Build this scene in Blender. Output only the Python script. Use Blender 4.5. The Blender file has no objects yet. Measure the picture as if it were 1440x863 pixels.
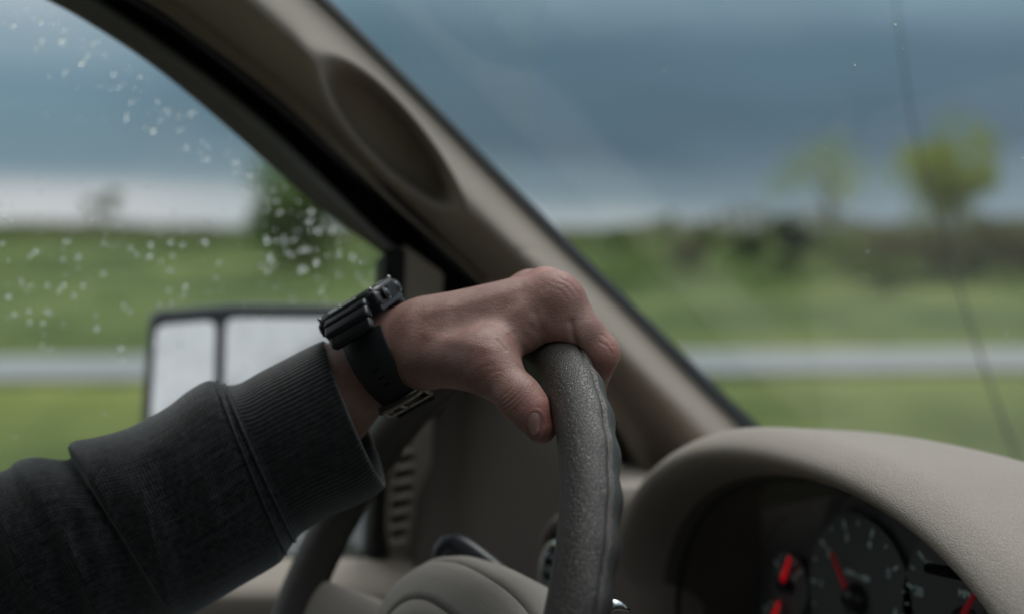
import bpy, bmesh, math, random
import numpy as np
from mathutils import Vector, Matrix, noise
random.seed(4)
S = bpy.context.scene
COL = S.collection
PI = math.pi
# ------------------------------------------------------------------ frame
TH = math.radians(67.277)       # the lens looks 67 degrees to the left of the car's heading
PITCH = math.radians(3.2)
EYE = 1.65                      # metres above the road
FPX = 2000.0                    # 50 mm lens, in pixels of a 1440 px wide picture
ST, CT = math.sin(TH), math.cos(TH)
SP, CP = math.sin(PITCH), math.cos(PITCH)
RV = np.array([CT, ST, 0.0]); DV = np.array([-ST, CT, 0.0]); UV_ = np.array([0, 0, 1.0])
FWD = DV * CP - UV_ * SP; UPC = UV_ * CP + DV * SP
EYEV = np.array([0, 0, EYE])
def P(px, py, d):
    """point seen at photo pixel px,py at distance d along the lens axis -> world"""
    return EYEV + d * (FWD + RV * ((px - 720) / FPX) + UPC * ((431.5 - py) / FPX))
def C2W(a):                     # camera frame (right, up, depth) metres -> world
    a = np.asarray(a, float)
    return EYEV + a[..., 0:1] * RV + a[..., 1:2] * UPC + a[..., 2:3] * FWD
def PC(px, py, d):              # pixel + depth -> camera frame metres
    return np.array([(px - 720) / FPX * d, (431.5 - py) / FPX * d, d])
def PR(w):                      # world -> pixel, for checks
    v = np.asarray(w, float) - EYEV
    d = v @ FWD
    return 720 + FPX * (v @ RV) / d, 431.5 - FPX * (v @ UPC) / d, d
def SIDE(px, py, off=0.0):
    """point on the car's left side plane (leaning in at the top), off metres inboard"""
    v = FWD + RV * ((px - 720) / FPX) + UPC * ((431.5 - py) / FPX)
    d = (1.0685 - off) / (-v[0] + 0.35 * v[2])
    return EYEV + d * v
# ------------------------------------------------------------------ camera
cam = bpy.data.cameras.new('camera'); camo = bpy.data.objects.new('camera', cam); COL.objects.link(camo)
cam.sensor_width = 36.0; cam.lens = 50.0; cam.clip_start = 0.02; cam.clip_end = 6000
camo.matrix_world = Matrix(((RV[0], UPC[0], -FWD[0], 0), (RV[1], UPC[1], -FWD[1], 0), (RV[2], UPC[2], -FWD[2], EYE), (0, 0, 0, 1)))
cam.dof.use_dof = True; cam.dof.focus_distance = 0.755; cam.dof.aperture_fstop = 3.4
S.camera = camo
S.view_settings.view_transform = 'Standard'; S.view_settings.look = 'None'
S.view_settings.exposure = 0.0; S.view_settings.gamma = 1.0
S.render.engine = 'CYCLES'
S.cycles.use_denoising = True; S.cycles.max_bounces = 10; S.cycles.transparent_max_bounces = 16
S.cycles.diffuse_bounces = 4; S.cycles.caustics_reflective = False; S.cycles.caustics_refractive = False
# ------------------------------------------------------------------ node helper
class N:
    def __init__(s, tree): s.t = tree; s.t.nodes.clear()
    def __call__(s, typ, ins=None, **kw):
        n = s.t.nodes.new(typ)
        for k, v in kw.items(): setattr(n, k, v)
        for k, v in (ins or {}).items():
            sock = n.inputs[k]
            if isinstance(v, bpy.types.NodeSocket): s.t.links.new(v, sock)
            elif isinstance(v, tuple) and len(v) == 2 and isinstance(v[0], bpy.types.Node): s.t.links.new(v[0].outputs[v[1]], sock)
            elif isinstance(v, bpy.types.Node): s.t.links.new(v.outputs[2 if v.bl_idname == 'ShaderNodeMix' else 0], sock)
            else: sock.default_value = v
        return n
    def math(s, op, a, b=0.0, c=0.0, clamp=False):
        n = s('ShaderNodeMath', {0: a, 1: b, 2: c}, operation=op); n.use_clamp = clamp; return n
    def ramp(s, fac, stops, interp='LINEAR'):
        n = s('ShaderNodeValToRGB', {0: fac}); cr = n.color_ramp; cr.interpolation = interp
        while len(cr.elements) < len(stops): cr.elements.new(0.5)
        for e, (p, c) in zip(cr.elements, stops):
            e.position = p; e.color = tuple(c) + (1,) if len(c) == 3 else c
        return n
    def mix(s, fac, a, b, mode='MIX'):
        n = s('ShaderNodeMix', data_type='RGBA', blend_type=mode)
        for i, v in ((0, fac), (6, a), (7, b)):
            if isinstance(v, tuple) and len(v) == 2: s.t.links.new(v[0].outputs[v[1]], n.inputs[i])
            elif isinstance(v, bpy.types.Node): s.t.links.new(v.outputs[2 if v.bl_idname == 'ShaderNodeMix' else 0], n.inputs[i])
            elif isinstance(v, bpy.types.NodeSocket): s.t.links.new(v, n.inputs[i])
            else: n.inputs[i].default_value = (tuple(v) + (1,)) if isinstance(v, tuple) and len(v) == 3 else v
        return n
def out(n):
    return n.outputs[2] if n.bl_idname == 'ShaderNodeMix' else n.outputs[0]
# ------------------------------------------------------------------ world: a storm front ahead, bright overcast behind
SUN_EL, SUN_AZ = math.radians(60), math.radians(-38)   # azimuth from +Y (heading) clockwise: high, ahead and to the left, behind thick cloud
W = bpy.data.worlds.new('World'); S.world = W; W.use_nodes = True
n = N(W.node_tree)
sky = n('ShaderNodeTexSky', sky_type='NISHITA', sun_disc=False, sun_elevation=SUN_EL, sun_rotation=SUN_AZ)
tc = n('ShaderNodeTexCoord')
sep = n('ShaderNodeSeparateXYZ', {0: (tc, 'Generated')})
z = (sep, 2)
# how much the direction looks into the storm (1) or behind it (0)
dotv = n('ShaderNodeVectorMath', {0: (tc, 'Generated'), 1: (0.10, 0.97, 0.0)}, operation='DOT_PRODUCT')
front = n('ShaderNodeMapRange', {0: (dotv, 'Value'), 1: -0.80, 2: -0.15, 3: 0.0, 4: 1.0}, interpolation_type='SMOOTHSTEP')
dotr = n('ShaderNodeVectorMath', {0: (tc, 'Generated'), 1: tuple(RV)}, operation='DOT_PRODUCT')
mp = n('ShaderNodeMapping', {0: (tc, 'Generated'), 'Scale': (1.6, 1.6, 4.5)})
nz = n('ShaderNodeTexNoise', {'Vector': mp, 'Scale': 1.3, 'Detail': 4.0, 'Roughness': 0.45, 'Distortion': 0.4})
nz2 = n('ShaderNodeTexNoise', {'Vector': mp, 'Scale': 4.0, 'Detail': 5.0, 'Roughness': 0.5})
wob = n.math('MULTIPLY_ADD', (nz, 0), 0.12, -0.06)
tilt = n.math('MULTIPLY', (dotr, 'Value'), 0.055)
zz = n.math('ADD', n.math('ADD', z, wob), tilt)
band = n.ramp(zz, [(0.0, (0.44, 0.50, 0.54)), (0.012, (0.44, 0.50, 0.54)), (0.043, (0.170, 0.250, 0.31)), (0.078, (0.066, 0.126, 0.182)),
                   (0.115, (0.082, 0.150, 0.210)), (0.17, (0.195, 0.29, 0.36)), (0.30, (0.27, 0.34, 0.39)), (0.52, (0.36, 0.41, 0.45)), (0.72, (1.1, 1.15, 1.18)), (1.0, (2.2, 2.25, 2.28))], 'EASE')
# the left part of the front has its lighter strip near the horizon
leftw = n('ShaderNodeMapRange', {0: (dotr, 'Value'), 1: -0.10, 2: -0.32, 3: 0.0, 4: 1.0}, interpolation_type='SMOOTHSTEP')
bandL = n.ramp(n.math('ADD', z, n.math('MULTIPLY', wob, 0.3)), [(0.0, (0.60, 0.61, 0.64)), (0.022, (0.60, 0.61, 0.64)), (0.045, (0.19, 0.29, 0.36)), (0.075, (0.175, 0.28, 0.35)),
                   (0.095, (0.165, 0.265, 0.35)), (0.125, (0.27, 0.37, 0.44)), (0.155, (0.44, 0.50, 0.57)), (0.30, (0.34, 0.40, 0.45)), (0.52, (0.38, 0.43, 0.47)), (0.72, (1.1, 1.15, 1.18)), (1.0, (2.2, 2.25, 2.28))], 'EASE')
lowb = n('ShaderNodeMapRange', {0: z, 1: 0.05, 2: 0.0, 3: 0.0, 4: 1.0}, interpolation_type='SMOOTHSTEP')
rightw = n('ShaderNodeMapRange', {0: (dotr, 'Value'), 1: 0.14, 2: 0.26, 3: 0.0, 4: 0.7}, interpolation_type='SMOOTHSTEP')
band = n.mix(n.math('MULTIPLY', (lowb, 0), (rightw, 0)), band, (0.17, 0.25, 0.32))
storm = n.mix(leftw, band, bandL)
storm2 = n.mix(1.0, storm, n.ramp((nz2, 0), [(0.3, (0.90, 0.91, 0.92)), (0.7, (1.10, 1.09, 1.08))]), 'MULTIPLY')
bright = n.ramp((nz, 0), [(0.25, (0.55, 0.58, 0.62)), (0.75, (0.74, 0.76, 0.79))])
clouds = n.mix(front, bright, storm2)
below = n('ShaderNodeMapRange', {0: z, 1: -0.02, 2: 0.0, 3: 0.0, 4: 1.0})
clouds = n.mix(below, (0.10, 0.13, 0.08), clouds)
skyc = n.mix(1.0, sky, (0.09, 0.09, 0.09), 'MULTIPLY')     # Nishita at 0.09, seen through thin cloud
tot = n.mix(0.94, skyc, clouds)
bg = n('ShaderNodeBackground', {0: out(tot), 1: 1.0})
n('ShaderNodeOutputWorld', {0: bg})
sunl = bpy.data.lights.new('sun', 'SUN'); sunl.energy = 1.15; sunl.angle = math.radians(25); sunl.color = (1.0, 0.96, 0.9)
suno = bpy.data.objects.new('sun', sunl); COL.objects.link(suno)
sd = Vector((math.sin(SUN_AZ) * math.cos(SUN_EL), math.cos(SUN_AZ) * math.cos(SUN_EL), math.sin(SUN_EL)))
suno.rotation_euler = sd.to_track_quat('Z', 'Y').to_euler()
# ------------------------------------------------------------------ materials
def mat(name, col, rough=0.5, spec=0.5, metal=0.0, bump=None, vary=0.0, vscale=20, sss=None, coat=0, emit=None, sheen=0):
    m = bpy.data.materials.new(name); m.use_nodes = True; k = N(m.node_tree)
    tcn = k('ShaderNodeTexCoord')
    base = None
    if vary:
        nn = k('ShaderNodeTexNoise', {'Vector': (tcn, 'Object'), 'Scale': vscale, 'Detail': 5.0, 'Roughness': 0.6})
        lo = tuple(c * (1 - vary) for c in col); hi = tuple(min(1, c * (1 + vary)) for c in col)
        base = k.ramp((nn, 0), [(0.3, lo), (0.7, hi)])
    ins = {'Base Color': base if base else tuple(col) + (1,), 'Roughness': rough, 'Metallic': metal, 'Specular IOR Level': spec}
    if sss: ins.update({'Subsurface Weight': sss[0], 'Subsurface Radius': sss[1], 'Subsurface Scale': sss[2]})
    if coat: ins['Coat Weight'] = coat
    if sheen: ins['Sheen Weight'] = sheen; ins['Sheen Roughness'] = 0.5
    if emit: ins['Emission Color'] = tuple(emit[0]) + (1,); ins['Emission Strength'] = emit[1]
    if bump: ins['Normal'] = bump(k, tcn)
    b = k('ShaderNodeBsdfPrincipled', ins)
    k('ShaderNodeOutputMaterial', {0: b})
    return m
def bump_noise(scale, strength, dist=0.001, detail=3):
    def f(k, tcn):
        nn = k('ShaderNodeTexNoise', {'Vector': (tcn, 'Object'), 'Scale': scale, 'Detail': float(detail), 'Roughness': 0.55})
        return k('ShaderNodeBump', {'Height': (nn, 0), 'Strength': strength, 'Distance': dist})
    return f
def bump_leather(scale, strength, dist=0.0006, stretch=(1, 1, 1), pebble=0.3):
    def f(k, tcn):
        mp = k('ShaderNodeMapping', {0: (tcn, 'Object'), 'Scale': stretch})
        wn = k('ShaderNodeTexNoise', {'Vector': mp, 'Scale': scale * 0.7, 'Detail': 2.0})
        mv = k('ShaderNodeVectorMath', {0: (wn, 'Color'), 1: (0.7 / scale,) * 3}, operation='MULTIPLY')
        ad = k('ShaderNodeVectorMath', {0: mp, 1: mv}, operation='ADD')
        v = k('ShaderNodeTexVoronoi', {'Vector': ad, 'Scale': scale}, feature='DISTANCE_TO_EDGE')
        v2 = k('ShaderNodeTexVoronoi', {'Vector': ad, 'Scale': scale * 2.1}, feature='DISTANCE_TO_EDGE')
        a = k('ShaderNodeMapRange', {0: (v, 0), 1: 0.0, 2: 0.11, 3: 0.0, 4: 1.0}, interpolation_type='SMOOTHSTEP')
        b = k('ShaderNodeMapRange', {0: (v2, 0), 1: 0.0, 2: 0.12, 3: 0.0, 4: 1.0}, interpolation_type='SMOOTHSTEP')
        big = k('ShaderNodeTexNoise', {'Vector': mp, 'Scale': scale * 0.35, 'Detail': 2.0})
        h = k.math('ADD', k.math('ADD', (a, 0), k.math('MULTIPLY', (b, 0), pebble)), k.math('MULTIPLY', (big, 0), 0.5))
        return k('ShaderNodeBump', {'Height': h, 'Strength': strength, 'Distance': dist})
    return f
M = {}
M['trim'] = mat('beige_trim_plastic', (0.35, 0.30, 0.255), 0.62, 0.35, bump=bump_noise(700, 0.35, 0.0004), vary=0.04, vscale=9)
M['trim_shaded'] = mat('shaded_beige_plastic', (0.125, 0.110, 0.097), 0.7, 0.25, bump=bump_noise(500, 0.4, 0.0004), vary=0.05, vscale=10)  # beige trim darkened: the shade is put into the colour
M['dash'] = mat('dash_vinyl', (0.315, 0.275, 0.238), 0.6, 0.35, bump=bump_leather(430, 0.55, 0.0005), vary=0.05, vscale=12)
M['pad'] = mat('airbag_cover_vinyl', (0.29, 0.26, 0.228), 0.52, 0.4, bump=bump_leather(480, 0.45, 0.0004), vary=0.05, vscale=12)
M['leather'] = mat('steering_leather', (0.034, 0.030, 0.025), 0.40, 0.5, bump=bump_leather(430, 0.65, 0.00030, stretch=(1.0, 1.0, 0.85)), vary=0.12, vscale=40)
M['black'] = mat('black_rubber', (0.010, 0.011, 0.012), 0.6, 0.3, bump=bump_noise(200, 0.2))
M['void'] = mat('dark_recess', (0.006, 0.006, 0.006), 0.9, 0.1)
M['frame'] = mat('grey_door_frame', (0.16, 0.155, 0.14), 0.55, 0.4, bump=bump_noise(300, 0.3), vary=0.08, vscale=15)
M['piano'] = mat('satin_black_plastic', (0.018, 0.020, 0.026), 0.3, 0.5)
M['headliner'] = mat('headliner_cloth', (0.26, 0.24, 0.21), 0.95, 0.1, bump=bump_noise(400, 0.5))
M['carpet'] = mat('floor_carpet', (0.06, 0.055, 0.05), 0.95, 0.1, bump=bump_noise(300, 0.8))
M['chrome'] = mat('chrome', (0.75, 0.78, 0.80), 0.18, 0.5, metal=1.0)
M['steel'] = mat('brushed_buckle_steel', (0.42, 0.39, 0.36), 0.33, 0.5, metal=1.0, bump=bump_noise(400, 0.15))
M['mirror'] = mat('mirror_glass', (0.86, 0.86, 0.86), 0.10, 0.5, metal=1.0, vary=0.10, vscale=26, bump=bump_noise(60, 0.12, 0.002))
M['housing'] = mat('mirror_housing', (0.03, 0.032, 0.036), 0.35, 0.5, bump=bump_noise(300, 0.2))
M['paint'] = mat('body_paint', (0.10, 0.11, 0.12), 0.25, 0.5, coat=1.0)
M['watch'] = mat('watch_resin', (0.013, 0.014, 0.016), 0.38, 0.5, bump=bump_noise(900, 0.12, 0.0003))
M['strap'] = mat('strap_resin', (0.012, 0.013, 0.015), 0.48, 0.4, bump=bump_noise(800, 0.15, 0.0003))
M['watch_grey'] = mat('watch_grey_print', (0.30, 0.33, 0.33), 0.4, 0.5)
M['screen'] = mat('watch_screen', (0.02, 0.025, 0.025), 0.08, 0.5, coat=0.5)
M['gauge'] = mat('gauge_face', (0.11, 0.118, 0.122), 0.55, 0.3)
M['print'] = mat('gauge_print', (0.65, 0.78, 0.75), 0.6, 0.3, emit=((0.55, 0.85, 0.80), 0.035))
M['needle'] = mat('needle_red', (0.55, 0.015, 0.03), 0.4, 0.5, emit=((1.0, 0.02, 0.04), 0.03))  # dull needle, not a lit one; faint glow added to its red
M['lamp'] = mat('lit_red_needle', (0.5, 0.01, 0.02), 0.4, 0.5, emit=((1.0, 0.01, 0.02), 0.25))
M['nail'] = mat('nail_keratin', (0.47, 0.26, 0.225), 0.22, 0.5, sss=(0.3, (0.004, 0.002, 0.001), 1.0), coat=0.3)
def glass_mat(name, tint, film=0.0, ior=1.5, haze_col=(0.6, 0.65, 0.66)):
    m = bpy.data.materials.new(name); m.use_nodes = True; k = N(m.node_tree)
    gg = k('ShaderNodeNewGeometry')     # IOR flipped on back faces, so either side of the thin sheet reflects alike
    fr = k('ShaderNodeFresnel', {'IOR': k.math('MULTIPLY_ADD', (gg, 'Backfacing'), 1 / ior - ior, ior)})
    tr = k('ShaderNodeBsdfTransparent', {0: tint + (1,)}); gl = k('ShaderNodeBsdfGlossy', {0: (1, 1, 1, 1), 'Roughness': 0.0})
    mx = k('ShaderNodeMixShader', {0: (fr, 0), 1: tr, 2: gl})
    if film:
        tcn = k('ShaderNodeTexCoord')
        mp = k('ShaderNodeMapping', {0: (tcn, 'Object'), 'Scale': (3, 3, 12)})
        nn = k('ShaderNodeTexNoise', {'Vector': mp, 'Scale': 1.5, 'Detail': 5.0})
        fa = k.math('MULTIPLY', k.ramp((nn, 0), [(0.25, (0.35,) * 3), (0.75, (1, 1, 1))]), film)
        df = k('ShaderNodeBsdfDiffuse', {0: haze_col + (1,)})
        tl = k('ShaderNodeBsdfTranslucent', {0: haze_col + (1,)})
        ds = k('ShaderNodeMixShader', {0: 0.6, 1: df, 2: tl})
        mx = k('ShaderNodeMixShader', {0: fa, 1: mx, 2: ds})
    k('ShaderNodeOutputMaterial', {0: mx}); return m
M['windshield'] = glass_mat('windshield_glass', (0.95, 0.98, 0.98), 0.03, ior=1.33)
M['window'] = glass_mat('door_glass', (0.93, 0.965, 0.955), 0.03)
M['tinted'] = glass_mat('fill_cut_rear_glass', (0.06, 0.065, 0.065))  # out of view; dark tint added to limit light from behind
M['lens'] = glass_mat('cluster_lens', (0.97, 0.97, 0.97), 0.0, ior=1.18)
m = bpy.data.materials.new('rain_water'); m.use_nodes = True; k = N(m.node_tree)
k('ShaderNodeOutputMaterial', {0: k('ShaderNodeBsdfGlass', {0: (1, 1, 1, 1), 'Roughness': 0.0, 'IOR': 1.33})}); M['water'] = m

# skin: mottled, pink over the joints (vertex attribute 'red'), fine line bump
def skin():
    m = bpy.data.materials.new('skin'); m.use_nodes = True; k = N(m.node_tree)
    tcn = k('ShaderNodeTexCoord')
    nn = k('ShaderNodeTexNoise', {'Vector': (tcn, 'Object'), 'Scale': 55.0, 'Detail': 5.0, 'Roughness': 0.6})
    fine = k('ShaderNodeTexNoise', {'Vector': (tcn, 'Object'), 'Scale': 700.0, 'Detail': 3.0})
    c = k.ramp((nn, 0), [(0.3, (0.23, 0.118, 0.094)), (0.7, (0.385, 0.225, 0.19))])
    at = k('ShaderNodeAttribute', attribute_name='red')
    c2 = k.mix((at, 'Fac'), c, (0.38, 0.14, 0.115))
    c3 = k.mix(1.0, c2, k.ramp((fine, 0), [(0.25, (0.93, 0.92, 0.92)), (0.75, (1.05, 1.05, 1.05))]), 'MULTIPLY')
    wn = k('ShaderNodeTexNoise', {'Vector': (tcn, 'Object'), 'Scale': 300.0, 'Detail': 2.0})
    mv = k('ShaderNodeVectorMath', {0: (wn, 'Color'), 1: (0.002,) * 3}, operation='MULTIPLY')
    ad = k('ShaderNodeVectorMath', {0: (tcn, 'Object'), 1: mv}, operation='ADD')
    vo = k('ShaderNodeTexVoronoi', {'Vector': ad, 'Scale': 900.0}, feature='DISTANCE_TO_EDGE')
    vm = k('ShaderNodeMapRange', {0: (vo, 0), 1: 0.0, 2: 0.3, 3: 0.0, 4: 1.0})
    mp = k('ShaderNodeMapping', {0: (tcn, 'Object'), 'Scale': (1, 1, 3.0), 'Rotation': (0.3, 0.5, 0.2)})
    ln = k('ShaderNodeTexNoise', {'Vector': mp, 'Scale': 260.0, 'Detail': 4.0, 'Roughness': 0.6})
    h = k.math('ADD', k.math('MULTIPLY', (vm, 0), 0.45), k.math('MULTIPLY', (ln, 0), 1.2))
    bp = k('ShaderNodeBump', {'Height': h, 'Strength': 0.5, 'Distance': 0.0004})
    b = k('ShaderNodeBsdfPrincipled', {'Base Color': out(c3), 'Roughness': 0.46, 'Specular IOR Level': 0.45, 'Subsurface Weight': 0.25,
        'Subsurface Radius': (0.006, 0.002, 0.001), 'Subsurface Scale': 1.0, 'Normal': bp})
    k('ShaderNodeOutputMaterial', {0: b}); return m
M['skin'] = skin()
def knit(name, ribs, rib_strength, col_lo, col_hi):
    m = bpy.data.materials.new(name); m.use_nodes = True; k = N(m.node_tree)
    uv = k('ShaderNodeUVMap', uv_map='uv')
    sp = k('ShaderNodeSeparateXYZ', {0: uv})
    tcn = k('ShaderNodeTexCoord')
    mp = k('ShaderNodeMapping', {0: uv, 'Scale': (6.0, 260.0, 1)})
    st = k('ShaderNodeTexNoise', {'Vector': mp, 'Scale': 1.0, 'Detail': 4.0, 'Roughness': 0.7})
    fz = k('ShaderNodeTexNoise', {'Vector': (tcn, 'Object'), 'Scale': 900.0, 'Detail': 3.0, 'Roughness': 0.7})
    rb = k.math('SINE', k.math('MULTIPLY', (sp, 1), ribs * 2 * PI))
    kn = k.math('SINE', k.math('MULTIPLY', (sp, 0), 1500.0))
    h = k.math('ADD', k.math('ADD', k.math('MULTIPLY', rb, rib_strength), k.math('MULTIPLY', kn, 0.25)),
               k.math('ADD', k.math('MULTIPLY', (st, 0), 0.9), k.math('MULTIPLY', (fz, 0), 1.1)))
    big = k('ShaderNodeTexNoise', {'Vector': (tcn, 'Object'), 'Scale': 260.0, 'Detail': 3.0, 'Roughness': 0.75})
    f = k.math('ADD', k.math('MULTIPLY', (st, 0), 0.5), k.math('MULTIPLY', (big, 0), 0.5))
    c = k.ramp(f, [(0.36, col_lo), (0.62, col_hi)])
    bp = k('ShaderNodeBump', {'Height': h, 'Strength': 0.6, 'Distance': 0.0007})
    b = k('ShaderNodeBsdfPrincipled', {'Base Color': c, 'Roughness': 0.95, 'Specular IOR Level': 0.1, 'Sheen Weight': 0.5, 'Sheen Roughness': 0.45, 'Normal': bp})
    k('ShaderNodeOutputMaterial', {0: b}); return m
M['cuff'] = knit('ribbed_cuff_knit', 95, 0.55, (0.004, 0.004, 0.0045), (0.042, 0.043, 0.046))
M['sleeve'] = knit('charcoal_marl_knit', 150, 0.12, (0.003, 0.003, 0.0034), (0.056, 0.057, 0.060))

# ------------------------------------------------------------------ object helpers
def link(name, me, m=None, parent=None, smooth=True):
    o = bpy.data.objects.new(name, me); COL.objects.link(o)
    if m: me.materials.append(m)
    if smooth and len(me.polygons): me.polygons.foreach_set('use_smooth', [True] * len(me.polygons))
    if parent is not None: o.parent = parent
    return o
def mesh(name, V, F, m=None, parent=None, smooth=True):
    me = bpy.data.meshes.new(name); me.from_pydata([tuple(map(float, v)) for v in V], [], [tuple(map(int, f)) for f in F]); me.update()
    return link(name, me, m, parent, smooth)
def thing(name, label, cat, loc=(0, 0, 0), group=None):
    o = bpy.data.objects.new(name, None); COL.objects.link(o); o.empty_display_size = 0.05
    o['label'] = label; o['category'] = cat
    if group: o['group'] = group
    return o
def tag(o, label=None, cat=None, kind=None, group=None):
    if label: o['label'] = label
    if cat: o['category'] = cat
    if kind: o['kind'] = kind
    if group: o['group'] = group
    return o
def gridmesh(name, G, m, parent=None, closeu=False, closev=False, uvscale=None, flip=False):
    """G: array nu x nv x 3"""
    nu, nv = G.shape[:2]
    V = G.reshape(-1, 3); F = []; UVs = []
    for i in range(nu if closeu else nu - 1):
        for j in range(nv if closev else nv - 1):
            i2, j2 = (i + 1) % nu, (j + 1) % nv
            f = (i * nv + j, i2 * nv + j, i2 * nv + j2, i * nv + j2)
            q = [(i / nu, j / nv), ((i + 1) / nu, j / nv), ((i + 1) / nu, (j + 1) / nv), (i / nu, (j + 1) / nv)]
            if flip: f = f[::-1]; q = q[::-1]
            F.append(f); UVs += q
    o = mesh(name, V, F, m, parent)
    l = o.data.uv_layers.new(name='uv')
    l.data.foreach_set('uv', np.array(UVs, 'f').ravel())
    return o
def bm_obj(name, bm, m, parent=None, smooth=True, bev=None):
    if bev: bmesh.ops.bevel(bm, geom=bm.edges[:], offset=bev, segments=3, affect='EDGES', profile=0.6)
    me = bpy.data.meshes.new(name); bm.to_mesh(me); bm.free()
    o = link(name, me, m, parent, smooth)
    return o
def sharp(o, ang=40):
    me = o.data
    try: me.set_sharp_from_angle(angle=math.radians(ang))
    except Exception: pass
    return o
def frame_box(name, c, ax, ay, az, h, m, parent=None, bev=0.001, taper=None):
    """box centred at c with axes ax,ay,az (unit) and half sizes h; taper scales the +az end"""
    c, ax, ay, az = map(lambda q: np.asarray(q, float), (c, ax, ay, az))
    bm = bmesh.new(); vs = []
    for sx in (-1, 1):
        for sy in (-1, 1):
            for sz in (-1, 1):
                tx, ty = (taper if (taper and sz > 0) else (1, 1))
                vs.append(bm.verts.new(tuple(c + ax * h[0] * sx * tx + ay * h[1] * sy * ty + az * h[2] * sz)))
    for f in ((0, 1, 3, 2), (4, 6, 7, 5), (0, 4, 5, 1), (2, 3, 7, 6), (0, 2, 6, 4), (1, 5, 7, 3)): bm.faces.new([vs[i] for i in f])
    bmesh.ops.recalc_face_normals(bm, faces=bm.faces[:])
    o = bm_obj(name, bm, m, parent, True, bev)
    return sharp(o, 50)
def resample(pts, nn):
    """smooth (Catmull-Rom) resampling of a polyline by arc length"""
    p = np.array(pts, float)
    q = [2 * p[0] - p[1]] + list(p) + [2 * p[-1] - p[-2]]
    o = []
    for i in range(1, len(q) - 2):
        for t in np.linspace(0, 1, 12, endpoint=False):
            a, b, c, d = q[i - 1], q[i], q[i + 1], q[i + 2]
            o.append(0.5 * (2 * b + (c - a) * t + (2 * a - 5 * b + 4 * c - d) * t * t + (3 * b - a - 3 * c + d) * t ** 3))
    o.append(p[-1]); o = np.array(o)
    s = np.concatenate([[0], np.cumsum(np.linalg.norm(np.diff(o, axis=0), axis=1))])
    t = np.linspace(0, s[-1], nn)
    return np.stack([np.interp(t, s, o[:, k]) for k in range(o.shape[1])], 1)
def tube(name, pts, rad, m, parent=None, seg=14, nn=None, cap=True, flat=None):
    pts = np.array(pts, float)
    if nn: 
        A = resample(np.hstack([pts, np.array(rad, float).reshape(-1, 1) if np.ndim(rad) else np.full((len(pts), 1), rad)]), nn)
        pts, rad = A[:, :3], A[:, 3]
    rad = np.full(len(pts), rad) if np.ndim(rad) == 0 else np.array(rad)
    T = np.gradient(pts, axis=0); T /= np.linalg.norm(T, axis=1)[:, None]
    up = np.array([0.13, 0.2, 1.0]) if abs(T[0][2]) < 0.9 else np.array([1.0, 0.1, 0])
    rings = []
    u = np.cross(T[0], up); u /= np.linalg.norm(u)
    for i in range(len(pts)):
        u = u - T[i] * (u @ T[i]); u /= np.linalg.norm(u); v = np.cross(T[i], u)
        a = np.arange(seg) * 2 * PI / seg
        rings.append(pts[i] + rad[i] * (np.cos(a)[:, None] * u + np.sin(a)[:, None] * v * (flat or 1)))
    V = np.array(rings).reshape(-1, 3); F = []
    for i in range(len(pts) - 1):
        for j in range(seg):
            F.append((i * seg + j, i * seg + (j + 1) % seg, (i + 1) * seg + (j + 1) % seg, (i + 1) * seg + j))
    if cap: F.append(tuple(range(seg))[::-1]); F.append(tuple(range((len(pts) - 1) * seg, len(pts) * seg)))
    return mesh(name, V, F, m, parent)
def loft(name, curves, m, parent=None, nn=60, sub=1):
    """curves: list of (pixel polyline, inboard offset) on the car's side plane"""
    rows = []
    for pl, off in curves:
        q = resample(pl, nn); rows.append([SIDE(x, y, off) for x, y in q])
    G = np.array(rows)
    if sub > 1:
        t = np.linspace(0, len(rows) - 1, (len(rows) - 1) * sub + 1)
        G = np.array([[np.array([np.interp(tt, range(len(rows)), G[:, j, c]) for c in range(3)]) for j in range(nn)] for tt in t])
    return gridmesh(name, G, m, parent)

# ================================================================== SETTING OUTSIDE
def ground_z(r, d):
    """height of the land at r metres right and d metres ahead of the lens"""
    t = np.clip((d - 23.0) / 54.0, 0, 1); t = t * t * (3 - 2 * t)
    lump = 0.18 * np.sin(r * 0.11 + 0.6) * np.sin(d * 0.07) + 0.1 * np.sin(r * 0.31 + d * 0.13)
    left = 1.0 / (1 + np.exp((r + 0.03 * d) / 6.0))
    return t * (1.42 + 0.12 * left + lump * 0.7) - 0.00035 * np.clip(d - 90, 0, 3000) 
def GP(r, d, dz=0.0):
    w = RV * r + DV * d
    return np.array([w[0], w[1], float(ground_z(r, d)) + dz])
ds = np.concatenate([np.linspace(-60, 70, 170), np.geomspace(74, 2600, 40)])
rs = np.concatenate([-np.geomspace(2600, 62, 24), np.linspace(-60, 60, 100), np.geomspace(62, 2600, 24)])
G = np.array([[GP(r, d) for r in rs] for d in ds])
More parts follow.
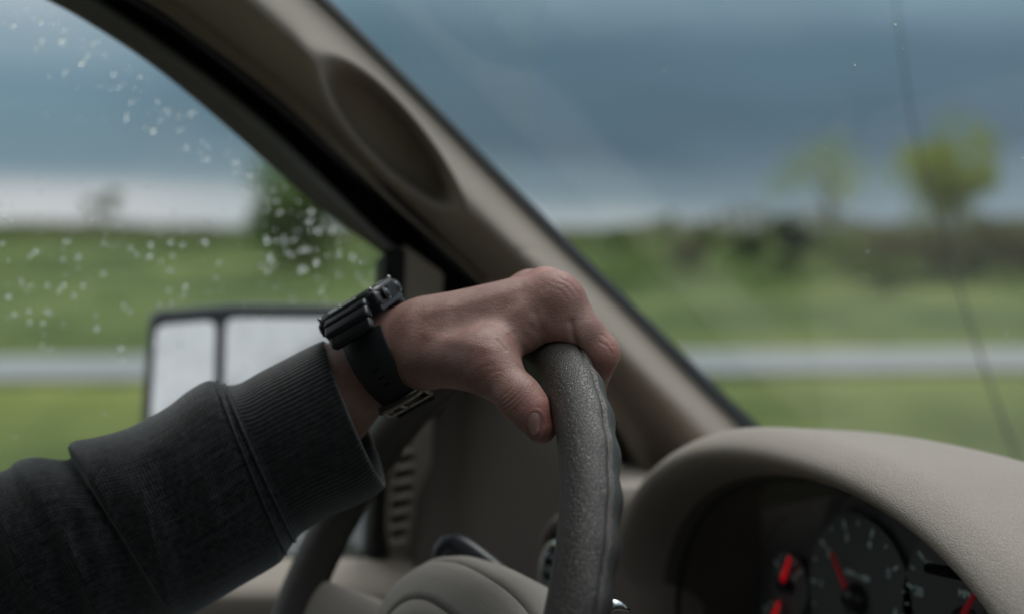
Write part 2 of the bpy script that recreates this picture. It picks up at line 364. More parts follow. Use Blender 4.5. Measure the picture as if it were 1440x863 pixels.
def grass_mat():
    m = bpy.data.materials.new('meadow_grass'); m.use_nodes = True; k = N(m.node_tree)
    g = k('ShaderNodeNewGeometry')
    n1 = k('ShaderNodeTexNoise', {'Vector': (g, 'Position'), 'Scale': 0.16, 'Detail': 5.0, 'Roughness': 0.6})
    n2 = k('ShaderNodeTexNoise', {'Vector': (g, 'Position'), 'Scale': 0.7, 'Detail': 5.0, 'Roughness': 0.7})
    n3 = k('ShaderNodeTexNoise', {'Vector': (g, 'Position'), 'Scale': 30.0, 'Detail': 3.0})
    c1 = k.ramp((n1, 0), [(0.36, (0.052, 0.082, 0.034)), (0.5, (0.108, 0.150, 0.056)), (0.64, (0.180, 0.218, 0.080))])
    c2 = k.mix(1.0, c1, k.ramp((n2, 0), [(0.35, (0.6, 0.7, 0.6)), (0.65, (1.3, 1.25, 1.2))]), 'MULTIPLY')
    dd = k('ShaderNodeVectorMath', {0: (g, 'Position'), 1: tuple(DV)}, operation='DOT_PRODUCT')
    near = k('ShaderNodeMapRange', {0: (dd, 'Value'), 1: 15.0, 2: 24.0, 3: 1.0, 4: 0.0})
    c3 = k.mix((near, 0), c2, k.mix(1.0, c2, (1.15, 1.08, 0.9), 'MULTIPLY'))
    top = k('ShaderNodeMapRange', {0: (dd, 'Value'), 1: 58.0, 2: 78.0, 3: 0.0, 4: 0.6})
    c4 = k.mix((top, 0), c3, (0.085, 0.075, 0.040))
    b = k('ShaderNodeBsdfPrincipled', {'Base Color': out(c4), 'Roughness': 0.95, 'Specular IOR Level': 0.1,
         'Normal': k('ShaderNodeBump', {'Height': (n3, 0), 'Strength': 0.8, 'Distance': 0.06})})
    k('ShaderNodeOutputMaterial', {0: b}); return m
M['grass'] = grass_mat()
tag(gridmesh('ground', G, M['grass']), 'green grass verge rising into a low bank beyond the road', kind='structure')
M['asphalt'] = mat('wet_asphalt', (0.25, 0.265, 0.265), 0.35, 0.5, bump=bump_noise(12, 0.3, 0.01), vary=0.15, vscale=0.8)
M['shoulder'] = mat('gravel_shoulder', (0.24, 0.25, 0.235), 0.8, 0.2, bump=bump_noise(30, 0.5, 0.02), vary=0.2, vscale=2)
M['line'] = mat('road_paint', (0.72, 0.72, 0.68), 0.6, 0.3, vary=0.08, vscale=5)
def road(name, r_list, w0, w1, lift, m, label):
    rr = np.linspace(-260, 260, 180)
    def dc(r): return 17.2 + 0.10 * r + 0.0006 * r * r
    Gd = []
    for t in np.linspace(w0, w1, 3):
        Gd.append([np.append((RV * r + DV * (dc(r) + t))[:2], ground_z(r, dc(r) + t) + lift) for r in rr])
    o = gridmesh(name, np.array(Gd), m)
    return tag(o, label, kind='structure')
road('road', None, -1.55, 0.95, 0.05, M['asphalt'], 'wet grey road running across behind the grass verge')
road('road_shoulder', None, -1.8, 1.15, 0.045, M['shoulder'], 'pale gravel shoulder along both sides of the wet road')
road('road_marking', None, -1.4, -1.31, 0.056, M['line'], 'white edge line along the near side of the wet road')
road('road_marking', None, 0.75, 0.83, 0.056, M['line'], 'white edge line along the far side of the wet road')
# the road under the car
rr = np.linspace(-260, 260, 60)
tag(gridmesh('car_lane', np.array([[(x, y, 0.012) for y in rr] for x in (-2.4, 0.5, 4.0)]), M['asphalt']), 'wet grey traffic lane under the car', kind='structure')

def foliage_mat(name, lo, hi):
    m = bpy.data.materials.new(name); m.use_nodes = True; k = N(m.node_tree)
    oi = k('ShaderNodeNewGeometry'); nn = k('ShaderNodeTexNoise', {'Vector': (oi, 'Position'), 'Scale': 1.1, 'Detail': 4.0})
    c = k.ramp((nn, 0), [(0.3, lo), (0.7, hi)])
    a = k('ShaderNodeBsdfDiffuse', {0: c}); b = k('ShaderNodeBsdfTranslucent', {0: c})
    k('ShaderNodeOutputMaterial', {0: k('ShaderNodeMixShader', {0: 0.35, 1: a, 2: b})}); return m
M['leaf_yellow'] = foliage_mat('spring_leaves', (0.19, 0.25, 0.04), (0.40, 0.46, 0.09))
M['leaf_green'] = foliage_mat('green_leaves', (0.09, 0.15, 0.04), (0.20, 0.28, 0.08))
M['leaf_dark'] = foliage_mat('dark_leaves', (0.024, 0.050, 0.016), (0.055, 0.100, 0.030))
M['leaf_brown'] = foliage_mat('brown_twigs', (0.080, 0.086, 0.038), (0.18, 0.19, 0.080))
M['bark'] = mat('bark', (0.075, 0.062, 0.048), 0.9, 0.1, vary=0.3, vscale=8, bump=bump_noise(20, 0.8, 0.02))
rg = np.random.default_rng(7)
def plant(name, label, cat, px, d, base_py, crown_c, crown_r, leaf, count, leafsize, blobs=7, trunk=True, group=None, hollow=0.0):
    """crown_c (px,py), crown_r (px radii) seen at distance d; trunk stands on the land"""
    r0 = (px - 720) / FPX * d
    b = GP(r0, d, -0.05)
    root = thing(name, label, cat, group=group)
    mpp = d / FPX
    cw = P(crown_c[0], crown_c[1], d); rx, rz = crown_r[0] * mpp * 1.22, crown_r[1] * mpp * 1.2
    cen = []
    for i in range(blobs):
        v = rg.normal(size=3); v /= np.linalg.norm(v); v *= rg.uniform(0.30, 0.88)
        cen.append(cw + RV * v[0] * rx + DV * v[1] * rx + UV_ * v[2] * rz)
    bsz = rg.uniform(0.25, 0.48, blobs)
    V = []; F = []
    for i in range(count):
        ib = rg.integers(blobs); c = cen[ib]; v = rg.normal(size=3); v /= np.linalg.norm(v); v *= rg.uniform(0.2, 1) ** 0.5 * bsz[ib]
        p = c + RV * v[0] * rx + DV * v[1] * rx + UV_ * v[2] * rz
        gz = ground_z(float(p[:2] @ RV[:2]), float(p[:2] @ DV[:2]))
        if p[2] < gz: continue
        a = rg.normal(size=3); a /= np.linalg.norm(a); e = np.cross(a, rg.normal(size=3)); e /= np.linalg.norm(e)
        s = leafsize * rg.uniform(0.6, 1.3); i0 = len(V)
        V += [p - a * s, p + e * s * 0.45, p + a * s, p - e * s * 0.45]; F.append((i0, i0 + 1, i0 + 2, i0 + 3))
    mesh('crown', V, F, M[leaf], root, smooth=False)
    top = cw + UV_ * rz * 0.2
    if trunk:
        h = top[2] - b[2]
        tr = [b, b + UV_ * h * 0.3 + RV * 0.04 * h, b + UV_ * h * 0.6 - RV * 0.02 * h, top]
        w = max(0.05, h * 0.035)
        tube('trunk', tr, [w * 1.3, w, w * 0.7, w * 0.25], M['bark'], root, 8, nn=12)
        Vb = []
        for j in range(5):
            s0 = b + (top - b) * rg.uniform(0.35, 0.75)
            tube('branch', [s0, (s0 + cen[j % blobs]) / 2 + UV_ * 0.1, cen[j % blobs]], [w * 0.45, w * 0.3, w * 0.1], M['bark'], root, 6, nn=6)
    else:
        for j in range(3):
            q = b + RV * rg.uniform(-0.3, 0.3) * rx
            tube('stem', [q, (q + cen[j]) / 2, cen[j]], [0.05, 0.035, 0.015], M['bark'], root, 6, nn=5)
    return root
plant('tree', 'yellow green spring tree standing tallest on the bank behind the antenna', 'tree', 1335, 58, 0, (1340, 240), (74, 66), 'leaf_yellow', 4200, 0.13, 22)
plant('tree', 'sparse thin young tree with see-through yellow green crown', 'tree', 1165, 62, 0, (1165, 250), (78, 62), 'leaf_yellow', 1000, 0.11, 16)
plant('tree', 'leafy green tree seen through the wet door window beside the pillar', 'tree', 430, 42, 0, (440, 300), (95, 92), 'leaf_green', 5200, 0.12, 14)
plant('tree', 'small round lone tree on the skyline above the mirror', 'tree', 136, 110, 0, (136, 288), (30, 22), 'leaf_green', 700, 0.16, 5)
plant('bush', 'dense dark green bush in the middle of the hedge row', 'bush', 1100, 40, 0, (1100, 347), (46, 34), 'leaf_dark', 3400, 0.09, 7, trunk=False)
plant('bush', 'small brownish green bush left of the dense dark one', 'bush', 985, 40, 0, (982, 350), (34, 28), 'leaf_brown', 1500, 0.09, 5, trunk=False)
plant('bush', 'wide brown twiggy bush below the tall yellow green tree', 'bush', 1285, 37, 0, (1280, 360), (85, 46), 'leaf_brown', 4200, 0.10, 9, trunk=False)
plant('bush', 'brown scrubby bush at the far right end of the hedge row', 'bush', 1410, 38, 0, (1415, 352), (62, 44), 'leaf_brown', 3200, 0.10, 8, trunk=False)
plant('bush', 'low green bush filling the hedge between the dark bush and the brown one', 'bush', 1190, 44, 0, (1190, 352), (44, 24), 'leaf_green', 1800, 0.10, 5, trunk=False)
plant('bush', 'low green bush at the left end of the hedge row by the windshield edge', 'bush', 880, 52, 0, (885, 338), (40, 20), 'leaf_green', 1200, 0.10, 5, trunk=False)
plant('bush', 'low pale green bush in front of the wide brown twiggy one', 'bush', 1250, 33, 0, (1235, 385), (50, 22), 'leaf_green', 1500, 0.08, 8, trunk=False)
plant('bush', 'rounded green bush between the brown twiggy bush and the far right scrub', 'bush', 1360, 36, 0, (1355, 372), (34, 30), 'leaf_dark', 1400, 0.08, 7, trunk=False)
plant('bush', 'small rounded green bush just right of the dense dark one', 'bush', 1040, 44, 0, (1042, 352), (26, 20), 'leaf_dark', 800, 0.08, 6, trunk=False)
plant('bush', 'slim upright green sapling on the skyline near the windshield edge', 'bush', 932, 60, 0, (932, 312), (16, 22), 'leaf_green', 350, 0.10, 4, trunk=False)
V = []; F = []
for i in range(14000):         # low scrub along the top of the bank: nobody could count it
    px = rg.uniform(-500, 1900); d = rg.uniform(56, 78); r0 = (px - 720) / FPX * d
    wx = 1.0 if px > 820 else 0.25
    p = GP(r0, d, rg.uniform(0, 1) ** 1.5 * (0.85 + 0.45 * math.sin(px * 0.013) + 0.2 * math.sin(px * 0.05)) * wx)
    a = rg.normal(size=3); a /= np.linalg.norm(a); e = np.cross(a, rg.normal(size=3)); e /= np.linalg.norm(e); s = 0.13; i0 = len(V)
    V += [p - a * s, p + e * s * 0.6, p + a * s, p - e * s * 0.6]; F.append((i0, i0 + 1, i0 + 2, i0 + 3))
tag(mesh('undergrowth', V, F, M['leaf_brown'], smooth=False), 'low brown and green scrub along the top of the bank', kind='stuff')

V = []; F = []
for i in range(60):           # patches of taller growth all over the bank
    px = rg.uniform(780, 1700) if i % 5 else rg.uniform(-300, 700); d = rg.uniform(30, 62); r0 = (px - 720) / FPX * d; sz = rg.uniform(0.5, 1.6)
    for j in range(110):
        p = GP(r0 + rg.normal() * sz, d + rg.normal() * sz * 1.5, abs(rg.normal()) * 0.28)
        a = rg.normal(size=3); a /= np.linalg.norm(a); e = np.cross(a, rg.normal(size=3)); e /= np.linalg.norm(e); s = 0.10; i0 = len(V)
        V += [p - a * s, p + e * s * 0.6, p + a * s, p - e * s * 0.6]; F.append((i0, i0 + 1, i0 + 2, i0 + 3))
tag(mesh('undergrowth', V, F, M['leaf_green'], smooth=False), 'tufts and weeds growing in patches all over the grassy bank', kind='stuff')

# ================================================================== CAR
car = thing('car', 'car interior with beige trim, rain-spotted door window and big windshield', 'car')
# --- windshield: raked, bowed sheet from cowl to header
def ws(q, zrel, off=0.0):
    """q -1..1 across, z relative to the eye"""
    edgeL = 1.0685 - 0.35 * zrel; xL = -edgeL; xR = 0.74 - (-0.74 - xL) - 1.48 + 0.74
    xc = -0.37; half = abs(xL - xc)
    y = 0.505 - (zrel + 0.015) * 1.265 + 0.085 * (1 - q * q) - off * 0.6
    return np.array([xc + q * half, y, EYE + zrel - off * 0.75])
# --- pixel polylines of the pillar
E1 = [(-100, -520), (160, -270), (300, -137), (440, -6), (585, 137), (690, 246), (790, 348), (890, 447), (985, 545), (1048, 608), (1120, 682), (1200, 765)]
E1b = [(-85, -525), (175, -275), (315, -142), (457, -6), (601, 137), (708, 246), (808, 346), (910, 446), (1012, 546), (1078, 608), (1150, 678), (1235, 760)]
E0 = [(-420, -200), (-180, -150), (20, -80), (190, 0), (268, 52), (338, 102), (400, 152), (470, 218), (550, 292), (602, 337), (655, 386), (740, 462), (815, 540), (870, 620), (905, 720)]
nu_, nv_ = 300, 110
A = resample(E0, nu_); B = resample(E1, nu_)
def sstep(a, b, x): t = np.clip((x - a) / (b - a), 0, 1); return t * t * (3 - 2 * t)
pc = np.array([548, 190.0]); pe = np.array([0.672, 0.7405]); pn = np.array([pe[1], -pe[0]])   # pn points up-right
G = np.zeros((nv_, nu_, 3))
for j, t in enumerate(np.linspace(0, 1, nv_)):
    Q = A * (1 - t) + B * t
    for i in range(nu_):
        x, y = Q[i]
        # section: rolls up steeply from the door side to a ridge, then flattens towards the glass
        off = 0.062 * sstep(0.10, 0.60, t) - 0.038 * sstep(0.62, 1.0, t) + 0.002 + 0.008 * math.exp(-((t - 0.05) / 0.05) ** 2)
        off -= 0.012 * (1 - sstep(0.0, 0.06, t))
        w = (np.array([x, y]) - pc)
        ql = w @ pe / 142.0; qw = w @ pn / (40.0 - 4 * ql)
        rad = math.sqrt(ql * ql + qw * qw)
        wl = float(sstep(0.5, -0.5, qw / max(rad, 1e-3)))         # 1 on the lower-left lip
        mk = (1 - sstep(0.66, 1.03, rad)) * wl + (1 - sstep(0.55, 1.08, rad)) * (1 - wl)
        off += (-0.004 + 0.008 * abs(ql) ** 2 - off) * mk * 0.92
        off += 0.006 * math.exp(-((rad - 1.14) / 0.15) ** 2) * wl
        # round trim plugs
        for cx, cy, rr_ in ((745, 385, 34), (362, 82, 34)):
            rp = math.hypot(x - cx, y - cy) / rr_
            off -= 0.0012 * math.exp(-((rp - 1) / 0.09) ** 2)
        G[j, i] = SIDE(x, y, off)
o = gridmesh('pillar_trim', G, M['trim'], car); tag(o, 'beige front pillar trim with a long scooped hand grip')
# black ceramic edge of the windshield, returned into the trim
def shift(pl, dx, dy): return [(x + dx, y + dy) for x, y in pl]
loft('windshield_seal', [(shift(E1, -6, 4), 0.012), (E1, 0.027), (shift(E1, 8, -2), 0.020), (E1b, 0.004), (shift(E1b, 1, 0), -0.012)], M['black'], car, 80, 2)
qs = np.linspace(-1.0, 1.0, 41); zs = np.linspace(-0.42, 0.30, 26)
gl = gridmesh('windshield', np.array([[ws(q, z_, -0.004) for q in qs] for z_ in zs]), M['windshield'], car)
# --- door glass
GE = [(-900, -260), (-420, -170), (-200, -118), (-60, -60), (65, 0), (120, 30), (200, 82), (280, 145), (360, 215), (440, 285), (500, 330), (550, 366)]
W1 = [(-880, -300), (-400, -215), (-170, -160), (-20, -98), (128, -8), (200, 40), (300, 112), (380, 178), (455, 250), (530, 325), (563, 352)]
W2 = [(-870, -320), (-390, -235), (-140, -172), (20, -98), (160, -8), (242, 42), (332, 110), (400, 165), (480, 236), (560, 300), (610, 350), (665, 400)]
GV = []; GF = []
def side_xyz(L_off, Y, zr): return np.array([-(1.0685 - 0.35 * zr) + L_off, Y, EYE + zr])
G = np.array([[side_xyz(-0.022, y_, z_) for y_ in np.linspace(-0.62, 0.46, 12)] for z_ in np.linspace(-0.34, 0.26, 8)])
gridmesh('door_window', G, M['window'], car)
# door frame beside the glass: grey band, black channel, dark grey inner seal
loft('window_frame', [(GE, -0.020), (GE, -0.004), (shift(GE, 8, -8), 0.000), (shift(W1, -8, 6), 0.002), (W1, -0.006), (W1, -0.03)], M['frame'], car, 90, 2)
loft('door_gap', [(shift(W1, -3, 3), -0.016), (W1, -0.020), (W2, -0.020), (shift(W2, 8, -3), -0.016)], M['void'], car, 90, 1)
loft('door_seal', [(shift(W2, -4, 4), -0.018), (shift(W2, 0, 0), 0.002), (shift(W2, 10, -2), 0.008), (shift(W2, 22, -6), 0.004), (shift(W2, 36, -8), -0.02)], M['piano'], car, 90, 3)
slabpoly = [(558, 306), (600, 330), (660, 380), (740, 450), (960, 690), (1000, 760), (1000, 830), (606, 830), (612, 560)]
# front upright of the window, and sail panel in front of it
def quad_px(name, poly, off, m, parent, thick=0.01, bev=0.002):
    a = [SIDE(x, y, off) for x, y in poly]; nrm = np.array([1.0, 0, 0.33]); nrm /= np.linalg.norm(nrm)
    bm = bmesh.new(); f = [bm.verts.new(tuple(p)) for p in a]; g = [bm.verts.new(tuple(p - nrm * thick)) for p in a]
    bm.faces.new(f); bm.faces.new(g[::-1]); q = len(a)
    for i in range(q): bm.faces.new((f[i], g[i], g[(i + 1) % q], f[(i + 1) % q]))
    bmesh.ops.recalc_face_normals(bm, faces=bm.faces[:])
    return sharp(bm_obj(name, bm, m, parent, True, bev), 45)
quad_px('window_channel', [(543, 350), (572, 350), (568, 480), (546, 800), (520, 800), (540, 480)], 0.004, M['black'], car, 0.03)
quad_px('sail_panel', [(566, 340), (626, 384), (612, 560), (604, 810), (538, 810), (560, 560)], 0.001, M['trim'], car, 0.03, 0.004)
quad_px('pillar_gap_shade', slabpoly, -0.012, M['void'], car, 0.02)  # black filler sheet standing in for the shade between pillar and dash
# door body: belt top, inner skin
BY = 787
def belt(px, dy, off): return SIDE(px, BY + dy, off)
xs = np.linspace(-900, 612, 40)
prof = [(-4, -0.030), (-3, -0.004), (0, 0.006), (10, 0.020), (30, 0.048), (48, 0.062), (60, 0.066), (110, 0.062), (180, 0.03), (300, 0.0), (700, -0.02)]
G = np.array([[belt(x, dy * 1.0, off) for x in xs] for dy, off in prof])
gridmesh('door', G, M['trim'], car)
G = np.array([[belt(x, dy, off) for x in xs] for dy, off in [(-9, -0.03), (-9, -0.012), (-6, -0.006), (-2, -0.004), (2, -0.006)]])
gridmesh('belt_seal', G, M['black'], car)
# outer door skin under the glass
G = np.array([[side_xyz(o_, y_, z_) for y_ in np.linspace(-0.8, 0.95, 8)] for o_, z_ in ((-0.03, -0.31), (-0.06, -0.33), (-0.16, -0.50), (-0.10, -0.9), (0.02, -1.25))])
gridmesh('door_skin', G, M['paint'], car)

# --- vent in the sail panel: rounded frame, dark slot, slats
vroot = thing('vent', None, None); del vroot['label']; del vroot['category']; vroot.parent = car; vroot.name = 'demister_vent'
def oval(cx, cy, a, b, rot, nn=40, e=3.0):
    o_ = []
    for k_ in range(nn):
        t = 2 * PI * k_ / nn; c, s = math.cos(t), math.sin(t)
        x = a * math.copysign(abs(c) ** (2 / e), c); y = b * math.copysign(abs(s) ** (2 / e), s)
        o_.append((cx + x * math.cos(rot) - y * math.sin(rot), cy + x * math.sin(rot) + y * math.cos(rot)))
    return o_
vc = (565, 690)
G = np.array([[SIDE(x, y, off) for x, y in oval(vc[0], vc[1], a, b, 0.09)] for a, b, off in ((21, 80, 0.0015), (19, 78, 0.006), (16, 75, 0.007), (13, 72, 0.004), (12, 71, 0.0))])
gridmesh('vent_frame', G, M['trim'], vroot, closev=True)
G = np.array([[SIDE(x, y, 0.0022) for x, y in oval(vc[0], vc[1], a, b, 0.09)] for a, b in ((13, 72), (0.5, 0.5))])
gridmesh('vent_opening', G, M['void'], vroot, closev=True)
for k_ in range(7):
    y0 = 634 + k_ * 21; x0 = vc[0] - (y0 - vc[1]) * 0.09
    a = SIDE(x0 - 13, y0 + 3, 0.004); b = SIDE(x0 + 13, y0 - 3, 0.004); mid = (a + b) / 2
    ax = (b - a) / np.linalg.norm(b - a); az = np.array([1, 0, 0.33]) / 1.053; ay = np.cross(az, ax)
    frame_box('vent_slat', mid, ax, ay, az, (np.linalg.norm(b - a) / 2, 0.0028, 0.0035), M['trim'], vroot, 0.0008)

# --- dashboard: left end facing the driver, top sheet to the windshield
def W3(L, F_, zr): return np.array([-L, F_, EYE + zr])
# left end wall: lofted rows from the top edge down
Ls = np.linspace(1.15, 0.962, 50)
def dash_top(L):
    return -0.122 - 0.080 * float(sstep(1.03, 0.93, L))
rows = []
for t, fo, dz in ((0, 0.36, -0.01), (0, 0.10, -0.004), (0, 0.02, -0.002), (0, 0.004, -0.006), (0, 0.0, -0.016), (0, -0.004, -0.06), (0, -0.010, -0.16), (0, -0.006, -0.30), (0, 0.03, -0.55)):
    rows.append([W3(L, 0.425 + 0.05 * float(sstep(1.12, 0.95, L)) + fo - 0.025 * math.exp(-((L - 1.15) / 0.02) ** 2), dash_top(L) * (1 if fo < 0.3 else 1.0) + dz + (-0.03 if fo > 0.3 else 0)) for L in Ls])
gridmesh('dashboard_end', np.array(rows[2:]), M['trim_shaded'], car)  # beige end wall in shade, its darkness carried by the colour
# dash top sheet, falls towards the glass, spans the car
qs2 = np.linspace(-1, 1, 160); rows = []
for f_ in np.linspace(0, 1, 14):
    row = []
    for q in qs2:
        x = -0.37 + q * 0.79; L = -x
        y0 = 0.46 + 0.20 * float(sstep(0.958, 0.938, L)) - 0.10 * float(sstep(0.56, 0.50, L))
        y1 = 0.505 + 0.30 * 1.265 + 0.085 * (1 - q * q)
        zt = -0.198 - 0.085 * f_ ** 1.4
        if L > 0.97: zt += 0.0
        row.append(np.array([x, y0 + (y1 - y0) * f_, EYE + zt]))
    rows.append(row)
# front lip and face for the passenger side
first = rows[0]
face = [[p + np.array([0, 0.012, -0.02]) for p in first], [p + np.array([0, 0.02, -0.15]) for p in first], [p + np.array([0, 0.1, -0.45]) for p in first]][::-1]
o = gridmesh('dashboard', np.array(face + rows), M['dash'], car)

# --- instrument cluster hood: an arch with a thick lip
hood = thing('cluster_hood', None, None); del hood['label']; del hood['category']; hood.parent = car
Lc = 0.731
def arch(a, hw, hh, zc, F_, skew=0.0):
    """a 0..pi from the driver-left foot over the top to the right foot"""
    c, s = math.cos(a), math.sin(a); e = 2.0 / 2.25
    return W3(Lc + hw * math.copysign(abs(c) ** e, c), F_ + skew * c, zc + hh * abs(s) ** e)
secs = [ # half width, height, zc, forward : from the gauge plane out over the lip and forward again
 (0.212, 0.122, -0.300, 0.600), (0.218, 0.132, -0.300, 0.560), (0.224, 0.141, -0.300, 0.520), (0.228, 0.1470, -0.300, 0.500), (0.233, 0.1520, -0.300, 0.490),
 (0.237, 0.1560, -0.300, 0.4855), (0.241, 0.1598, -0.300, 0.486), (0.245, 0.1635, -0.300, 0.489), (0.250, 0.1670, -0.300, 0.495), (0.2545, 0.1702, -0.300, 0.502), (0.2575, 0.1718, -0.300, 0.510), (0.2590, 0.1722, -0.300, 0.516),
 (0.266, 0.1715, -0.302, 0.545), (0.279, 0.169, -0.306, 0.60), (0.294, 0.163, -0.312, 0.65), (0.314, 0.151, -0.320, 0.71), (0.335, 0.130, -0.330, 0.79), (0.36, 0.10, -0.34, 0.86)]
aa = np.linspace(-0.12, PI + 0.12, 90)
def archx(a, s):
    hw, hh, zc, F_ = s
    if a < 0: p = arch(0, *s); return p + np.array([0, 0, a * 3.0])
    if a > PI: p = arch(PI, *s); return p + np.array([0, 0, -(a - PI) * 3.0])
    return arch(a, *s)
S2 = resample(secs, 70)
gridmesh('hood_shell', np.array([[archx(a, s) for a in aa] for s in S2[10:]]), M['dash'], hood)
gridmesh('hood_throat', np.array([[archx(a, (s[0], s[1], s[2], s[3])) for a in aa] for s in S2[:11]]), M['trim_shaded'], hood)  # shade inside the throat is painted by the darker trim
tube('lens_bead', [archx(a, (0.2195, 0.1355, -0.300, 0.537)) for a in aa], 0.0022, M['piano'], hood, 8)
# cluster: face, lens, gauges
cl = thing('instrument_cluster', None, None); del cl['label']; del cl['category']; cl.parent = car
FG = 0.60
def onF(px, py, F_):
    v = FWD + RV * ((px - 720) / FPX) + UPC * ((431.5 - py) / FPX); return EYEV + v * (F_ / v[1])
V = [archx(a, (0.216, 0.128, -0.300, FG)) for a in aa]; V.append(W3(Lc, FG, -0.32))
o = mesh('cluster_backing', V, [(i, i + 1, len(V) - 1) for i in range(len(V) - 2)] , M['gauge'], cl, smooth=False)
Gl = np.array([[archx(a, (0.2205 * t + 1e-4, 0.136 * t, -0.300 - 0.05 * (1 - t), 0.545 + 0.004 * (1 - t))) for a in aa] for t in (0.02, 0.5, 1.0)])
gridmesh('cluster_lens', Gl, M['lens'], cl)
def disc(name, c, r, m, F_, parent, r0=0.0, nn=48, thick=0.0015):
    V = []; F = []
    for k_ in range(nn):
        t = 2 * PI * k_ / nn
        V.append((c[0] + r * math.cos(t), F_, c[2] + r * math.sin(t)))
    for k_ in range(nn):
        t = 2 * PI * k_ / nn
        V.append((c[0] + r * math.cos(t), F_ + thick, c[2] + r * math.sin(t)))
    F = [tuple(range(nn))] + [(k_, nn + k_, nn + (k_ + 1) % nn, (k_ + 1) % nn) for k_ in range(nn)]
    return sharp(mesh(name, V, F, m, parent))
def ring(name, c, r, w, F_, m, parent, a0=0, a1=2 * PI):
    pts = [(c[0] + r * math.cos(t), F_, c[2] + r * math.sin(t)) for t in np.linspace(a0, a1, 60)]
    return tube(name, pts, w, m, parent, 6)
pv = onF(1197, 842, FG - 0.012); ps = onF(1349, 878, FG - 0.012); p3 = onF(1100, 822, FG - 0.012); p4 = onF(1083, 884, FG - 0.012)
def digits(text, x, z_, size, F_, m, parent, rot=0.0, name='numeral'):
    cu = bpy.data.curves.new(name, 'FONT'); cu.body = text; cu.size = size; cu.align_x = 'CENTER'; cu.align_y = 'CENTER'; cu.extrude = 0.0002
    o = bpy.data.objects.new(name, cu); COL.objects.link(o)
    cu.materials.append(m)
    o.matrix_world = Matrix.Translation((x, F_, z_)) @ Matrix.Rotation(PI / 2, 4, 'X') @ Matrix.Rotation(rot, 4, 'Z')
    dg = bpy.context.evaluated_depsgraph_get(); me = bpy.data.meshes.new_from_object(o.evaluated_get(dg)); mw = o.matrix_world.copy()
    bpy.data.objects.remove(o); me.transform(mw)
    me.materials.clear(); return link(name, me, m, parent, False)
M['dial'] = mat('dial_face', (0.15, 0.165, 0.17), 0.6, 0.3)
def gauge(c, r, labels, a0, a1, minor, small=False):
    disc('dial', c, r, M['dial'], FG - 0.006, cl)
    nn = len(labels)
    for i in range((nn - 1) * minor + 1):
        t = a0 + (a1 - a0) * i / ((nn - 1) * minor); big = i % minor == 0
        ln = 0.006 if big else 0.003
        u = np.array([math.cos(t), 0, math.sin(t)]); v = np.array([-math.sin(t), 0, math.cos(t)])
        frame_box('tick', np.array([c[0], FG - 0.0072, c[2]]) + u * (r * 0.93 - ln / 2), u, v, (0, 1, 0), (ln / 2, 0.0007 if big else 0.0004, 0.0003), M['print'], cl, None)
        if big: digits(labels[i // minor], c[0] + math.cos(t) * (r * 0.93 - 0.012), c[2] + math.sin(t) * (r * 0.93 - 0.012), 0.0085 if not small else 0.006, FG - 0.0072, M['print'], cl)
D = math.radians
gauge(pv, 0.058, ['0', '1', '2', '3', '4', '5', '6', '7'], D(215), D(-35), 2)
gauge(ps, 0.062, ['0', '10', '20', '30', '40', '50', '60', '70', '80', '90', '100'], D(220), D(-40), 2)
digits('RPM x 1000', pv[0], pv[2] - 0.030 + 0.046, 0.0055, FG - 0.0072, M['print'], cl)
digits('MPH', ps[0], ps[2] + 0.018, 0.007, FG - 0.0072, M['print'], cl)
gauge(p3, 0.024, ['C', 'H'], D(140), D(40), 4, True); gauge(p4, 0.022, ['E', 'F'], D(140), D(40), 4, True)
def needle(c, tip_px, m, w, name='needle'):
    tip = onF(tip_px[0], tip_px[1], FG - 0.014); c = np.array([c[0], FG - 0.014, c[2]])
    u = tip - c; L_ = np.linalg.norm(u); u /= L_; v = np.array([-u[2], 0, u[0]])
    V = [c + v * w + u * 0.004, c - v * w + u * 0.004, tip - v * w * 0.45, tip + v * w * 0.45]
    V += [p + np.array([0, 0.0015, 0]) for p in V] 
    o = mesh(name, V, [(0, 1, 2, 3), (4, 7, 6, 5), (0, 4, 5, 1), (1, 5, 6, 2), (2, 6, 7, 3), (3, 7, 4, 0)], m, cl, False)
    return o
def boss(c, r):
    V = []; F = []
    for q_, (rr_, ff) in enumerate(((r * 1.3, 0.004), (r * 1.25, -0.003), (r, -0.008), (r * 0.6, -0.0105), (0.0002, -0.011))):
        for k_ in range(24): t = 2 * PI * k_ / 24; V.append((c[0] + rr_ * math.cos(t), FG - 0.006 + ff, c[2] + rr_ * math.sin(t)))
    for q_ in range(4):
        for k_ in range(24): F.append((q_ * 24 + k_, q_ * 24 + (k_ + 1) % 24, (q_ + 1) * 24 + (k_ + 1) % 24, (q_ + 1) * 24 + k_))
    return mesh('needle_hub', V, F, M['piano'], cl)
needle(pv, (1168, 776), M['needle'], 0.0023); needle(ps, (1373, 827), M['needle'], 0.0025); needle(p3, (1109, 783), M['lamp'], 0.0023); needle(p4, (1094, 846), M['lamp'], 0.0023)
boss(pv, 0.0085); boss(ps, 0.009); boss(p3, 0.005); boss(p4, 0.005)
# black odometer reset rod poking in from the right side of the lens
tube('reset_rod', [onF(1306, 798, 0.56), onF(1345, 806, 0.545), onF(1405, 817, 0.53)], [0.0034, 0.0036, 0.0036], M['void'], cl, 10)

